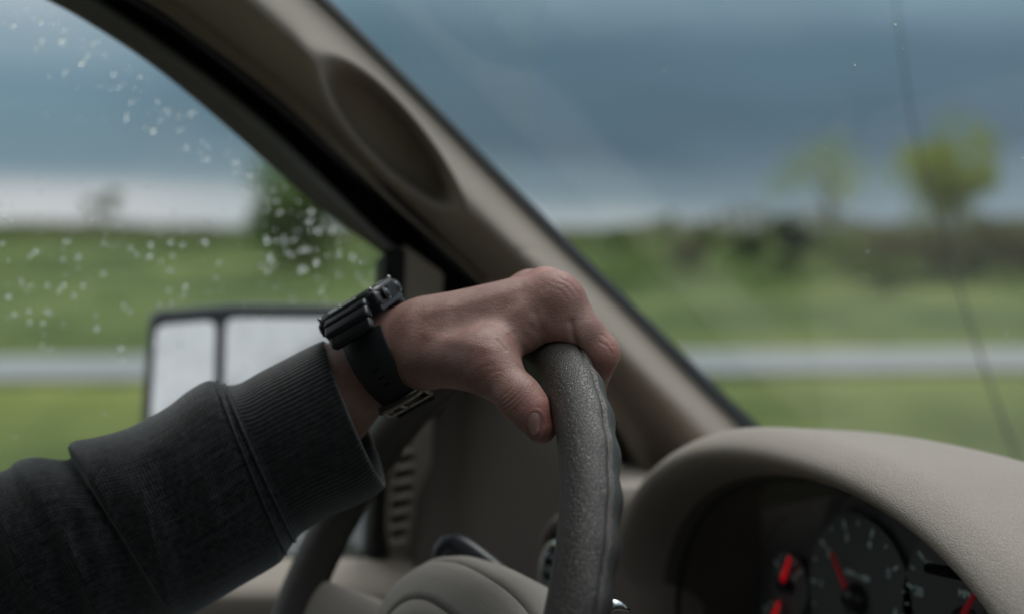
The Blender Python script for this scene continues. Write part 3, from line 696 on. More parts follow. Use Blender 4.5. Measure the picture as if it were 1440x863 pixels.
# --- round side vent, hidden mostly by the rim
vr = thing('air_vent', None, None); del vr['label']; del vr['category']; vr.parent = car
FV = 0.425
vcn = onF(810, 824, FV)
def vring(name, r, w, dy, m):
    pts = [(vcn[0] + r * math.cos(t), vcn[1] + dy, vcn[2] + r * math.sin(t)) for t in np.linspace(0, 2 * PI, 50)]
    return tube(name, pts, w, m, vr, 10, cap=False)
vring('vent_ring', 0.0315, 0.0032, -0.012, M['chrome']); vring('vent_bezel', 0.046, 0.006, -0.004, M['trim_shaded'])
disc('vent_back', vcn + np.array([0, 0, 0]), 0.038, M['void'], FV - 0.008, vr)
for k_ in range(-2, 3):
    frame_box('vent_blade', vcn + np.array([0, -0.011, k_ * 0.011]), (1, 0, 0), (0, 0.7, 0.7), (0, -0.7, 0.7), (math.sqrt(0.0295 ** 2 - (k_ * 0.011) ** 2), 0.005, 0.0008), M['piano'], vr, None)

# --- column stalk (left) and lever tip (right)
st = tube('signal_stalk', [P(620, 800, 0.95), P(628, 780, 0.95), P(645, 773, 0.95), P(690, 803, 0.93), P(740, 845, 0.90)], [0.004, 0.011, 0.0125, 0.012, 0.010], M['piano'], car, 18, nn=24, flat=0.7)
tube('shift_lever', [P(886, 858, 0.80), P(872, 851, 0.80), P(855, 852, 0.80), P(820, 880, 0.82)], [0.0006, 0.0025, 0.004, 0.006], M['chrome'], car, 10, nn=16)
# column shroud
tube('column_shroud', [W3(0.767, 0.30, -0.31), W3(0.767, 0.36, -0.325), W3(0.767, 0.50, -0.35)], [0.05, 0.065, 0.075], M['trim_shaded'], car, 24, nn=10)

# --- side mirror outside
sm = thing('side_mirror', None, None); del sm['label']; del sm['category']; sm.parent = car
mc = P(345, 640, 1.50)
vin = mc - EYEV; vin /= np.linalg.norm(vin)
vout = np.array([0.30, -0.93, 0.24]); vout /= np.linalg.norm(vout)     # where the glass sends the eye: the bright sky behind
mn = vout - vin; mn /= np.linalg.norm(mn)
mx = np.cross(np.array([0, 0, 1.0]), mn); mx /= np.linalg.norm(mx); mz = np.cross(mn, mx)
if mx @ RV < 0: mx = -mx
def mirr_pt(px, py, off=0.0):
    v = FWD + RV * ((px - 720) / FPX) + UPC * ((431.5 - py) / FPX); d = ((mc - EYEV) @ mn + off) / (v @ mn); return EYEV + v * d
def rpoly(pts, rr_, nn=5):
    """round the corners of a pixel polygon"""
    o_ = []; q = len(pts)
    for i in range(q):
        p0, p1, p2 = (np.array(pts[(i + k_) % q], float) for k_ in (-1, 0, 1))
        a = p1 + (p0 - p1) / np.linalg.norm(p0 - p1) * rr_; b = p1 + (p2 - p1) / np.linalg.norm(p2 - p1) * rr_
        for t in np.linspace(0, 1, nn): o_.append((1 - t) ** 2 * a + 2 * t * (1 - t) * p1 + t * t * b)
    return o_
def plate(name, poly, off, thick, m, lip=0):
    a = [mirr_pt(x, y, off) for x, y in poly]; b = [p - mn * thick for p in a]; q = len(a)
    return sharp(mesh(name, a + b, [tuple(range(q)), tuple(range(q, 2 * q))[::-1]] + [(i, q + i, q + (i + 1) % q, (i + 1) % q) for i in range(q)], m, sm), 40)
outer = rpoly([(216, 443), (330, 434), (500, 436), (520, 760), (430, 800), (190, 800)], 16)
plate('mirror_frame', outer, -0.004, 0.02, M['housing'])
ctr = np.mean(outer, axis=0)
G = np.array([[mirr_pt(*(np.array(p) * s_ + ctr * (1 - s_)), off) for p in outer] for s_, off in ((0.97, -0.002), (1.0, 0.004), (1.02, 0.001), (1.04, -0.02), (1.02, -0.06), (0.85, -0.11), (0.4, -0.13), (0.01, -0.132))])
gridmesh('mirror_housing', G, M['housing'], sm, closev=True)
plate('mirror_glass', rpoly([(220, 457), (303, 450), (296, 790), (200, 790)], 14), 0.0005, 0.003, M['mirror'])
plate('mirror_glass', rpoly([(318, 447), (490, 448), (508, 750), (425, 790), (309, 790)], 14), 0.0005, 0.003, M['mirror'])
tube('mirror_arm', [mirr_pt(470, 700, -0.06), SIDE(540, 760, -0.10), SIDE(560, 770, -0.03)], [0.03, 0.028, 0.03], M['housing'], sm, 12, nn=8)

# --- antenna mast outside, on the fender
a0 = P(1452, 700, 1.75); a1 = P(1252, -60, 1.62)
tube('antenna', [a0, P(1385, 520, 1.73), P(1318, 300, 1.70), P(1283, 170, 1.66), a1], [0.0019, 0.0016, 0.0012, 0.0008, 0.0005], M['black'], car, 8, nn=24)

# --- rest of the cabin: roof, far pillar, seats' side walls, rear glass tinted to cut fill light
def slab(name, pts, m, parent=car, thick=(0, 0, 0.02)):
    a = [np.array(p, float) for p in pts]; b = [p + np.array(thick) for p in a]; q = len(a)
    return mesh(name, a + b, [tuple(range(q)), tuple(range(q, 2 * q))[::-1]] + [(i, q + i, q + (i + 1) % q, (i + 1) % q) for i in range(q)], m, parent, False)
E_ = EYE
slab('roof_lining', [(-1.0, -2.1, E_ + 0.31), (0.27, -2.1, E_ + 0.31), (0.27, 0.12, E_ + 0.275), (-0.37, 0.20, E_ + 0.285), (-1.0, 0.12, E_ + 0.275)], M['headliner'])
slab('roof_rail', [(-0.965, -2.1, E_ + 0.20), (-0.965, 0.12, E_ + 0.24), (-0.965, 0.12, E_ + 0.30), (-0.965, -2.1, E_ + 0.32)], M['trim'], thick=(-0.04, 0, 0))
slab('roof_rail', [(0.24, -2.1, E_ + 0.20), (0.24, 0.12, E_ + 0.24), (0.24, 0.12, E_ + 0.30), (0.24, -2.1, E_ + 0.32)], M['trim'], thick=(0.04, 0, 0))
slab('center_pillar', [(-1.10, -0.72, E_ - 0.32), (-1.10, -0.60, E_ - 0.32), (-0.99, -0.60, E_ + 0.24), (-0.99, -0.75, E_ + 0.24)], M['trim'], thick=(-0.05, 0, 0))
slab('center_pillar', [(0.40, -0.72, E_ - 0.32), (0.40, -0.60, E_ - 0.32), (0.27, -0.60, E_ + 0.24), (0.27, -0.75, E_ + 0.24)], M['trim'], thick=(0.05, 0, 0))
slab('front_pillar', [(0.40, 0.75, E_ - 0.22), (0.42, 0.62, E_ - 0.25), (0.27, 0.05, E_ + 0.27), (0.25, 0.14, E_ + 0.27)], M['trim'], thick=(0.05, 0, 0.0))
slab('passenger_door', [(0.42, -2.1, E_ - 0.30), (0.42, 0.9, E_ - 0.30), (0.42, 0.9, E_ - 1.25), (0.42, -2.1, E_ - 1.25)], M['trim'], thick=(0.06, 0, 0))
slab('rear_door', [(-1.15, -2.1, E_ - 0.30), (-1.15, -0.62, E_ - 0.30), (-1.15, -0.62, E_ - 1.25), (-1.15, -2.1, E_ - 1.25)], M['trim'], thick=(-0.06, 0, 0))
slab('passenger_window', [(0.43, -0.60, E_ - 0.30), (0.43, 0.62, E_ - 0.30), (0.27, 0.05, E_ + 0.25), (0.27, -0.62, E_ + 0.25)], M['window'], thick=(0.004, 0, 0))
slab('rear_window', [(0.43, -2.1, E_ - 0.30), (0.43, -0.72, E_ - 0.30), (0.27, -0.75, E_ + 0.25), (0.27, -2.1, E_ + 0.25)], M['tinted'], thick=(0.004, 0, 0))
slab('rear_window', [(-1.16, -2.1, E_ - 0.30), (-1.16, -0.72, E_ - 0.30), (-0.99, -0.75, E_ + 0.25), (-0.99, -2.1, E_ + 0.25)], M['tinted'], thick=(-0.004, 0, 0))
slab('rear_wall', [(-1.18, -2.1, E_ - 1.25), (0.45, -2.1, E_ - 1.25), (0.45, -2.1, E_ - 0.22), (-1.18, -2.1, E_ - 0.22)], M['trim_shaded'], thick=(0, -0.05, 0))
slab('rear_window', [(-1.16, -2.1, E_ - 0.22), (0.45, -2.1, E_ - 0.22), (0.27, -2.1, E_ + 0.30), (-1.0, -2.1, E_ + 0.30)], M['tinted'], thick=(0, -0.004, 0))
slab('car_floor', [(-1.15, -2.1, E_ - 1.25), (0.45, -2.1, E_ - 1.25), (0.45, 1.1, E_ - 1.25), (-1.15, 1.1, E_ - 1.25)], M['carpet'], thick=(0, 0, -0.05))
slab('firewall', [(-1.15, 1.05, E_ - 1.25), (0.45, 1.05, E_ - 1.25), (0.45, 1.0, E_ - 0.31), (-1.15, 1.0, E_ - 0.31)], M['void'], thick=(0, 0.03, 0))
for sx_ in (-0.767, 0.03):     # seats behind the wheel and beside it
    frame_box('seat_cushion', (sx_, -0.28, E_ - 0.74), (1, 0, 0), (0, 1, 0), (0, 0, 1), (0.25, 0.26, 0.09), M['headliner'], car, 0.05)
    if sx_ < -0.5: frame_box('seat_back', (sx_, -0.60, E_ - 0.42), (1, 0, 0), (0, 0.97, 0.25), (0, -0.25, 0.97), (0.24, 0.07, 0.34), M['headliner'], car, 0.05)
# bonnet and wing, below the sight line
rows = []
for f_ in np.linspace(0, 1, 10):
    rows.append([np.array([-0.37 + q * 0.86, 0.98 + f_ * 1.15 + 0.06 * (1 - q * q), E_ - 0.36 - 0.10 * f_ ** 2 - 0.10 * abs(q) ** 5]) for q in np.linspace(-1, 1, 24)])
gridmesh('bonnet', np.array(rows), M['paint'], car)

# ================================================================== STEERING WHEEL (part of the car)
WC = np.array([-(0.06771334 * CT + 0.80429258 * ST) , -0.06771334 * ST + 0.80429258 * CT, EYE - 0.24404338])
WT = 0.4351181
wx = np.array([1.0, 0, 0]); wu = np.array([0, math.sin(WT), math.cos(WT)]); wn = np.array([0, -math.cos(WT), math.sin(WT)])   # wn to the driver
sw = thing('steering_wheel', None, None); del sw['label']; del sw['category']; sw.parent = car
sw['label'] = 'leather wrapped steering wheel with stitched rim and padded hub'
WR = 0.1935
def wpt(x, y, h): return WC + wx * x + wu * y + wn * h
nph, nse = 560, 150
G = np.zeros((nph, nse, 3)); seamG = []
for i in range(nph):
    ph = 2 * PI * i / nph
    er = wx * math.cos(ph) + wu * math.sin(ph)
    dg = math.degrees(ph) % 360
    grip = 1.0 if (5 < dg < 175) else 0.0
    for j in range(nse):
        ps_ = 2 * PI * j / nse               # 0 = outward, 90 = to the driver
        rad = 0.0148 + 0.0007 * math.cos(ps_) ** 2
        # finger scallops on the far/outer side
        far = max(0.0, math.cos(ps_ + 0.9)) ** 1.5
        rad += grip * far * 0.0008 * math.cos(math.radians(dg) * WR / 0.0265 * 2 * PI) + far * 0.0006
        # stitched seam, a narrow groove
        dpsi = (ps_ - 6.22 + PI) % (2 * PI) - PI
        rad -= 0.0014 * math.exp(-(dpsi / 0.075) ** 2)
        G[i, j] = WC + er * (WR + rad * math.cos(ps_)) + wn * rad * math.sin(ps_)
gridmesh('rim', G, M['leather'], sw, closeu=True, closev=True)
# hub pad
def pad(name, hw, hh, c, prof, m, e=2.6, nn=72):
    rows = []
    for s_, h in prof:
        row = []
        for k_ in range(nn):
            t = 2 * PI * k_ / nn; cc, ss = math.cos(t), math.sin(t)
            x = hw * s_ * math.copysign(abs(cc) ** (2 / e), cc); y = hh * s_ * math.copysign(abs(ss) ** (2 / e), ss)
            row.append(wpt(c[0] + x, c[1] + y, h))
        rows.append(row)
    return gridmesh(name, np.array(rows), m, sw, closev=True, flip=True)
H0 = -0.060
pad('hub_body', 0.140, 0.080, (0.002, -0.012), [(0.0, H0 - 0.04), (0.8, H0 - 0.035), (0.98, H0 - 0.02), (1.0, H0), (0.985, H0 + 0.014), (0.95, H0 + 0.022), (0.90, H0 + 0.026), (0.86, H0 + 0.024)], M['pad'])
pad('airbag_cover', 0.128, 0.072, (0.004, -0.012), [(1.0, H0 + 0.018), (1.0, H0 + 0.024), (0.985, H0 + 0.029), (0.93, H0 + 0.034), (0.84, H0 + 0.038), (0.70, H0 + 0.042), (0.64, H0 + 0.0430), (0.632, H0 + 0.0408), (0.624, H0 + 0.0430), (0.50, H0 + 0.0445), (0.0, H0 + 0.046)], M['pad'])
ring_pts = [wpt(0.034 * math.cos(t), -0.020 + 0.026 * math.sin(t), H0 + 0.0457) for t in np.linspace(0, 2 * PI, 50)]
tube('emblem_ring', ring_pts, 0.0018, M['piano'], sw, 8)
# spokes, sweeping from the rim down to the recessed hub
def spoke(sg, y0, y1, hwr, hwh):
    rows = []
    for t in np.linspace(0, 1, 20):
        x = sg * (0.190 * (1 - t) + 0.085 * t)
        yc = y0 * (1 - t) + y1 * t
        h = -0.004 * (1 - t) + (H0 + 0.008) * t - 0.010 * math.sin(PI * t)
        hw = hwr * (1 - t) ** 2 + hwh * (1 - (1 - t) ** 2)
        row = []
        for k_ in range(24):
            a = 2 * PI * k_ / 24
            ca, sa = math.cos(a), math.sin(a)
            row.append(wpt(x, yc + hw * math.copysign(abs(ca) ** 0.9, ca), h + 0.0125 * math.copysign(abs(sa) ** 0.8, sa)))
        rows.append(row)
    return gridmesh('spoke', np.array(rows), M['pad'], sw, closev=True, flip=(sg > 0))
spoke(-1, -0.032, -0.026, 0.034, 0.040); spoke(1, -0.032, -0.026, 0.034, 0.040)
spoke(-0.4, -0.165, -0.06, 0.022, 0.03)

# ================================================================== PERSON: hand and forearm as one field, polygonised
def smin(a, b, k_):
    h = np.clip(0.5 + 0.5 * (b - a) / k_, 0, 1); return b * (1 - h) + a * h - k_ * h * (1 - h)
def smax(a, b, k_): return -smin(-a, -b, k_)
def cone(p, a, b, ra, rb):
    ba = b - a; L2 = ba @ ba; t = np.clip(((p - a) @ ba) / L2, 0, 1)
    d = np.linalg.norm(p - a - t[..., None] * ba, axis=-1); return d - (ra + (rb - ra) * t)
def econe(p, a, b, ra, rb, w, sw_):
    """cone stretched by factor sw_ along direction w"""
    w = w / np.linalg.norm(w); ba = b - a; L2 = ba @ ba; t = np.clip(((p - a) @ ba) / L2, 0, 1)
    v = p - a - t[..., None] * ba; c = v @ w; v = v - w * (c * (1 - 1 / sw_))[..., None]
    return np.linalg.norm(v, axis=-1) - (ra + (rb - ra) * t)
H = []      # (kind, a, b, ra, rb, k, extra)
def add(a, b, ra, rb, k_=0.006, w=None, s_=1.0):
    A_, B_ = PC(*a), PC(*b); H.append((A_, B_, ra * a[2] / FPX, rb * b[2] / FPX, k_, None if w is None else np.array(w, float), s_))
# forearm and wrist
armw = (0.15, 0.1, 1.0)
add((180, 735, .868), (440, 575, .845), 88, 68, 0.01)
add((440, 575, .845), (540, 500, .826), 66, 57, 0.02)
add((540, 500, .826), (600, 480, .818), 57, 50, 0.012)
# metacarpals, index to little
add((597, 465, .812), (778, 422, .790), 42, 34, 0.010)
add((597, 462, .822), (764, 414, .809), 39, 34, 0.010)
add((597, 470, .834), (748, 416, .830), 37, 32, 0.009)
add((592, 488, .843), (732, 424, .850), 34, 27, 0.009)
# palm filling
add((605, 498, .828), (735, 452, .826), 42, 34, 0.012)
add((605, 494, .812), (738, 450, .803), 42, 30, 0.012)
# thenar and thumb metacarpal
add((600, 502, .803), (684, 509, .771), 42, 40, 0.011)
add((640, 470, .802), (735, 460, .790), 33, 22, 0.012)
# flesh between thumb, index root and rim
add((752, 448, .784), (812, 468, .783), 26, 24, 0.010)
# web of the thumb
add((690, 490, .780), (752, 466, .787), 26, 15, 0.014)
HAND_T = []
# thumb
add((682, 508, .771), (733, 561, .750), 36, 29.5, 0.012)
add((731, 559, .751), (748, 579, .7465), 29, 26, 0.006)
add((748, 579, .7465), (762, 602, .7440), 26, 21, 0.005)
# fingers: proximal, middle, distal (wrapping the far side of the rim)
def finger(m_, p_, d_, t_, r):
    add(m_, p_, r[0], r[1], 0.008); add(p_, d_, r[1] * 0.97, r[2], 0.003); add(d_, t_, r[2] * 0.96, r[3], 0.003)
finger((779, 423, .790), (842, 496, .786), (826, 548, .796), (790, 566, .810), (35, 29, 24, 19))
finger((770, 412, .811), (835, 482, .812), (812, 540, .826), (775, 560, .838), (32, 26.5, 22, 18))
finger((749, 417, .831), (806, 482, .838), (790, 536, .850), (752, 553, .860), (30, 25, 21, 17))
finger((733, 425, .851), (782, 480, .862), (766, 528, .872), (732, 541, .880), (27, 22, 18, 15))
# knuckle heads
add((782, 414, .787), (792, 421, .787), 22, 22, 0.012)
add((769, 404, .809), (775, 408, .809), 23, 22, 0.005)
add((745, 406, .829), (749, 410, .829), 22, 21, 0.007)
RED = [(PC(795, 402, .785), 0.014, 0.40), (PC(862, 500, .780), 0.013, 0.6), (PC(770, 580, .735), 0.014, 0.8), (PC(740, 555, .735), 0.012, 0.45), (PC(765, 385, .80), 0.014, 0.5), (PC(690, 495, .745), 0.014, 0.35)]
# grooves: (a, b, radius px, depth px)
GRV = []
def groove(pts, d, w=2.0, dep=1.6):
    for a, b in zip(pts[:-1], pts[1:]): GRV.append((PC(a[0], a[1], d), PC(b[0], b[1], d), w * d / FPX, dep * d / FPX))
WCc = np.array([(WC - EYEV) @ RV, (WC - EYEV) @ UPC, (WC - EYEV) @ FWD])
wnc = np.array([wn @ RV, wn @ UPC, wn @ FWD])
def rimd(p):                      # distance to the steering rim, in the camera frame
    v = p - WCc; h = v @ wnc; q = v - h[..., None] * wnc; rr_ = np.linalg.norm(q, axis=-1)
    return np.sqrt((rr_ - WR) ** 2 + h ** 2) - 0.0150
def field(p, detail=True):
    d = None
    for (a, b, ra, rb, k_, w, s_) in H:
        q = cone(p, a, b, ra, rb) if w is None else econe(p, a, b, ra, rb, w, s_)
        d = q if d is None else smin(d, q, k_)
    d = smax(d, -(rimd(p) - 0.0002), 0.0016)      # the flesh flattens where it meets the rim
    return d
def surface_nets(f, lo, hi, h):
    n3 = [int(math.ceil((hi[i] - lo[i]) / h)) + 1 for i in range(3)]
    ax = [lo[i] + h * np.arange(n3[i]) for i in range(3)]
    D_ = np.empty(n3, np.float32)
    X, Y = np.meshgrid(ax[0], ax[1], indexing='ij')
    for c0 in range(0, n3[2], 16):
        zc_ = ax[2][c0:c0 + 16]
        p = np.stack(np.broadcast_arrays(X[..., None], Y[..., None], zc_[None, None, :]), -1)
        D_[..., c0:c0 + 16] = f(p)
    ins = D_ < 0
    cells = np.zeros([m_ - 1 for m_ in n3], np.int8)
    for dx in (0, 1):
        for dy in (0, 1):
            for dz in (0, 1):
                cells += ins[dx:n3[0] - 1 + dx, dy:n3[1] - 1 + dy, dz:n3[2] - 1 + dz]
    act = (cells > 0) & (cells < 8)
    idx = -np.ones(act.shape, np.int64); ii = np.argwhere(act); idx[act] = np.arange(len(ii))
    acc = np.zeros((len(ii), 3)); cnt = np.zeros(len(ii))
    corners = [(a, b, c) for a in (0, 1) for b in (0, 1) for c in (0, 1)]
    for a in corners:
        for k_ in range(3):
            if a[k_]: continue
            b = list(a); b[k_] = 1
            va = D_[ii[:, 0] + a[0], ii[:, 1] + a[1], ii[:, 2] + a[2]]; vb = D_[ii[:, 0] + b[0], ii[:, 1] + b[1], ii[:, 2] + b[2]]
            mk = (va < 0) != (vb < 0); t = np.where(mk, va / np.where(mk, va - vb, 1), 0)
            pt = ii + np.array(a); pt = pt.astype(float); pt[:, k_] += t
            acc[mk] += pt[mk]; cnt[mk] += 1
    V = np.array(lo) + h * acc / cnt[:, None]
    F = []
    for k_ in range(3):
        u, v = [(1, 2), (2, 0), (0, 1)][k_]
        s0 = [slice(None)] * 3; s1 = [slice(None)] * 3; s0[k_] = slice(0, -1); s1[k_] = slice(1, None)
        e = ins[tuple(s0)] != ins[tuple(s1)]
        g = np.argwhere(e)
        g = g[(g[:, u] > 0) & (g[:, v] > 0) & (g[:, u] < n3[u] - 1) & (g[:, v] < n3[v] - 1)]
        flip = ins[tuple(g.T)]
        q = []
        for du, dv in ((1, 1), (0, 1), (0, 0), (1, 0)):
            c = g.copy(); c[:, u] -= du; c[:, v] -= dv; q.append(idx[tuple(c.T)])
        Q = np.stack(q, 1); Q[~flip] = Q[~flip][:, ::-1]; F.append(Q)
    return V, np.concatenate(F)
def grad(f, p, e=2e-4):
    g = np.stack([f(p + np.eye(3)[i] * e) - f(p - np.eye(3)[i] * e) for i in range(3)], -1) / (2 * e); return g
# creases: thumb joint wrinkles as arcs round the joint, web folds, finger fold
TD = PC(757, 598, .7445) - PC(733, 561, .750); TD /= np.linalg.norm(TD)
def detail(p):
    h = np.zeros(len(p))
    px = 720 + FPX * p[:, 0] / p[:, 2]; py = 431.5 - FPX * p[:, 1] / p[:, 2]
    front = p[:, 2] < 0.80
    # thumb wrinkles across the IP joint
    s_ = (px - 729) * 0.62 + (py - 556) * 0.78; c_ = -(px - 729) * 0.78 + (py - 556) * 0.62     # c_>0 = lower-left (back of thumb)
    bend = 0.006 * (c_ - 14) ** 2
    win = np.exp(-((c_ - 4) / 26.0) ** 2) * front
    for s0, dep, wd in ((-13, 0.5, 2.0), (-7, 0.9, 2.0), (-1, 1.5, 2.2), (5, 1.1, 1.9), (11, 0.8, 1.8), (16, 0.5, 1.8)):
        h -= dep * win * np.exp(-((s_ + bend - s0) / wd) ** 2) * 0.42e-3
    h += win * 0.5e-3 * np.exp(-((s_ + bend - 1) / 12.0) ** 2)
    # polyline folds
    for pts, wd, dep in FOLDS:
        dm = np.full(len(p), 1e9)
        for a, b in zip(pts[:-1], pts[1:]):
            ax_, ay_ = b[0] - a[0], b[1] - a[1]; t = np.clip(((px - a[0]) * ax_ + (py - a[1]) * ay_) / (ax_ ** 2 + ay_ ** 2), 0, 1)
            dm = np.minimum(dm, np.hypot(px - a[0] - t * ax_, py - a[1] - t * ay_))
        h += dep * 1e-3 * np.exp(-(dm / wd) ** 2) * front
    rn_ = np.hypot((px - 753) / 13.0, (py - 597) / 20.0)
    h += 0.35e-3 * np.exp(-((rn_ - 1.05) / 0.16) ** 2) * front - 0.25e-3 * np.exp(-(rn_ / 0.85) ** 4) * front
    return h
FOLDS = [([(803, 452), (805, 470), (812, 492)], 5, -0.9), ([(764, 480), (757, 468), (746, 458)], 5, -0.35), ([(745, 500), (733, 486), (722, 468)], 4, -0.5),
         ([(768, 470), (758, 456), (752, 440)], 6, -0.5),
         ([(640, 480), (700, 455), (760, 418)], 10, 0.5), ([(600, 470), (690, 490)], 9, 0.5), ([(700, 478), (712, 492)], 2.0, -0.4), ([(716, 470), (728, 484)], 2.0, -0.35),
         ([(786, 391), (803, 399), (813, 414)], 2.6, -0.22), ([(776, 396), (794, 402), (806, 416)], 2.6, -0.18), ([(772, 403), (788, 408), (797, 420)], 2.6, -0.15), ([(846, 470), (856, 476), (862, 486)], 2.2, -0.3), ([(843, 480), (854, 486), (860, 496)], 2.2, -0.3), ([(650, 545), (668, 520), (690, 505)], 8, 0.4), ([(600, 440), (660, 425), (740, 400)], 7, 0.45), ([(664, 528), (676, 516), (692, 512)], 2.4, -0.16), ([(676, 538), (688, 524), (704, 520)], 2.4, -0.18)]
lo = (-0.165, -0.105, 0.735); hi = (0.075, 0.030, 0.905)
lo = (-0.235, -0.160, 0.700)
V, F = surface_nets(field, lo, hi, 0.00125)
for _ in range(2):
    g = grad(field, V); V = V - g * (field(V) / np.maximum((g * g).sum(1), 0.3))[:, None]
# one catmull-like refinement where the lens is sharp is done by displacement on a subdivided copy
nq = len(V); 
def subdivide(V, F):
    E = np.sort(np.concatenate([F[:, [0, 1]], F[:, [1, 2]], F[:, [2, 3]], F[:, [3, 0]]]), axis=1)
    U, inv = np.unique(E, axis=0, return_inverse=True); inv = inv.ravel(); m_ = len(F); nv = len(V)
    mid = V[U].mean(1); cen = V[F].mean(1)
    e = [nv + inv[i * m_:(i + 1) * m_] for i in range(4)]; c = nv + len(U) + np.arange(m_)
    Fn = np.concatenate([np.stack([F[:, i], e[i], c, e[(i + 3) % 4]], 1) for i in range(4)])
    return np.concatenate([V, mid, cen]), Fn
V, F = subdivide(V, F)
g = grad(field, V); V = V - g * (field(V) / np.maximum((g * g).sum(1), 0.3))[:, None]
nr = g / np.linalg.norm(g, axis=1)[:, None]
V = V + nr * detail(V)[:, None]
person_me = bpy.data.meshes.new('person')
person_me.vertices.add(len(V)); person_me.vertices.foreach_set('co', C2W(V).ravel())
person_me.loops.add(F.size); person_me.loops.foreach_set('vertex_index', F.ravel().astype(np.int32))
person_me.polygons.add(len(F)); person_me.polygons.foreach_set('loop_start', np.arange(0, F.size, 4, dtype=np.int32)); person_me.polygons.foreach_set('loop_total', np.full(len(F), 4, np.int32))
person_me.update(calc_edges=True); person_me.validate()
at = person_me.attributes.new('red', 'FLOAT', 'POINT'); rv = np.zeros(len(V))
for c, s_, amt in RED: rv = np.maximum(rv, amt * np.exp(-(np.linalg.norm(V - c, axis=1) / s_) ** 2))
at.data.foreach_set('value', rv.astype(np.float32))
person = link('person', person_me, M['skin'])
tag(person, 'driver in a charcoal sweatshirt resting one bare hand on top of the steering wheel', 'person')
# thumbnail: a curved plate let into the back of the thumb
TA = PC(745, 577, .747); TB = PC(757, 598, .7445)
TA = PC(755, 583, .747); TB = PC(756, 612, .7455)
tdir = (TB - TA) / np.linalg.norm(TB - TA)
nn_ = np.array([-0.66, -0.10, -0.74]); nn_ -= tdir * (nn_ @ tdir); nn_ /= np.linalg.norm(nn_); ns_ = np.cross(tdir, nn_)
nn_ = np.array([-0.42, 0.0, -0.90]); ax0 = PC(763, 580, .7465); ax1 = PC(759, 614, .7445)
tdir = (ax1 - ax0) / np.linalg.norm(ax1 - ax0); nn_ -= tdir * (nn_ @ tdir); nn_ /= np.linalg.norm(nn_); ns_ = np.cross(tdir, nn_)
UU, VVv = np.meshgrid(np.linspace(0, 1, 18), np.linspace(-1, 1, 18), indexing='ij')
wv = 0.50 * np.sqrt(np.clip(1 - (np.abs(UU - 0.5) / 0.5) ** 3.2, 0.02, 1))
bq = ax0 + (ax1 - ax0) * (UU * (1.0 + 0.0 * VVv))[..., None]
dq = np.cos(VVv * wv * 0.74)[..., None] * nn_ + np.sin(VVv * wv * 0.74)[..., None] * ns_
tl_ = np.full(UU.shape, 0.002); th_ = np.full(UU.shape, 0.02)
for _ in range(22):
    tm_ = (tl_ + th_) / 2; ins_ = field((bq + dq * tm_[..., None]).reshape(-1, 3)).reshape(UU.shape) < 0
    tl_ = np.where(ins_, tm_, tl_); th_ = np.where(ins_, th_, tm_)
lift = 0.00012 + 0.0005 * np.clip((UU - 0.6) / 0.4, 0, 1) - 0.0006 * np.abs(VVv) ** 4 - 0.0005 * np.clip(1 - UU / 0.12, 0, 1)
G = bq + dq * (tl_ + lift)[..., None]
nail = gridmesh('thumbnail', C2W(G), M['nail'], person)
nail.modifiers.new('thick', 'SOLIDIFY').thickness = 0.0005

# --- sleeve
STN = [  # top px, bottom px, depth centre, half depth
 (455, 479, 541, 683, .836, 80.0), (448, 481, 538, 688, .836, 84.0), (425, 492, 524, 699, .838, 86.0), (398, 506, 500, 711, .840, 88.0), (365, 523, 472, 722, .842, 90.0), (338, 538, 446, 735, .844, 92.0),
 (322, 541, 424, 750, .846, 94.0), (313, 540, 410, 766, .846, 95.0), (303, 536, 402, 779, .847, 98.0), (288, 536, 394, 790, .848, 101.0), (262, 551, 374, 803, .849, 102.0), (236, 571, 346, 819, .850, 103.0), (205, 589, 317, 836, .852, 105.0),
 (172, 604, 297, 848, .853, 108.0), (135, 614, 280, 858, .855, 111.0), (106, 619, 262, 868, .856, 110.0), (97, 625, 254, 875, .856, 110.0), (96, 633, 250, 878, .857, 111.0), (99, 644, 244, 876, .857, 105.0), (84, 646, 226, 876, .857, 104.0),
 (50, 642, 196, 888, .858, 108.0), (24, 648, 170, 902, .859, 110.0), (8, 660, 150, 912, .86, 107.0), (-30, 672, 110, 930, .86, 106), (-85, 705, 40, 985, .862, 106), (-125, 745, -55, 1040, .864, 108),
 (-150, 795, -200, 1060, .866, 110), (-165, 790, -300, 960, .868, 112), (-200, 730, -365, 850, .87, 114), (-260, 640, -425, 750, .87, 116), (-330, 550, -490, 650, .87, 112), (-372, 520, -470, 585, .87, 70)]
stt = resample(STN, 360)
nph2 = 150
def fold(s_, a, x, y):
    """displacement in px"""
    v = Vector((x * 0.012, y * 0.012, a * 0.6))
    h = 26.0 * (0.35 - abs(noise.noise(Vector(((x * 0.78 - y * 0.2) * 0.018, (x * 0.3 + y * 0.9) * 0.0045, 2.0 + a * 0.3)))) ** 0.8)
    h += 7.0 * noise.noise(Vector(((x - y * 0.35) * 0.035, (x * 0.35 + y) * 0.010, 7.0)))
    return h
G = np.zeros((len(stt), nph2, 3))
edge = np.stack([np.linspace(0, 1, len(stt))], 1)
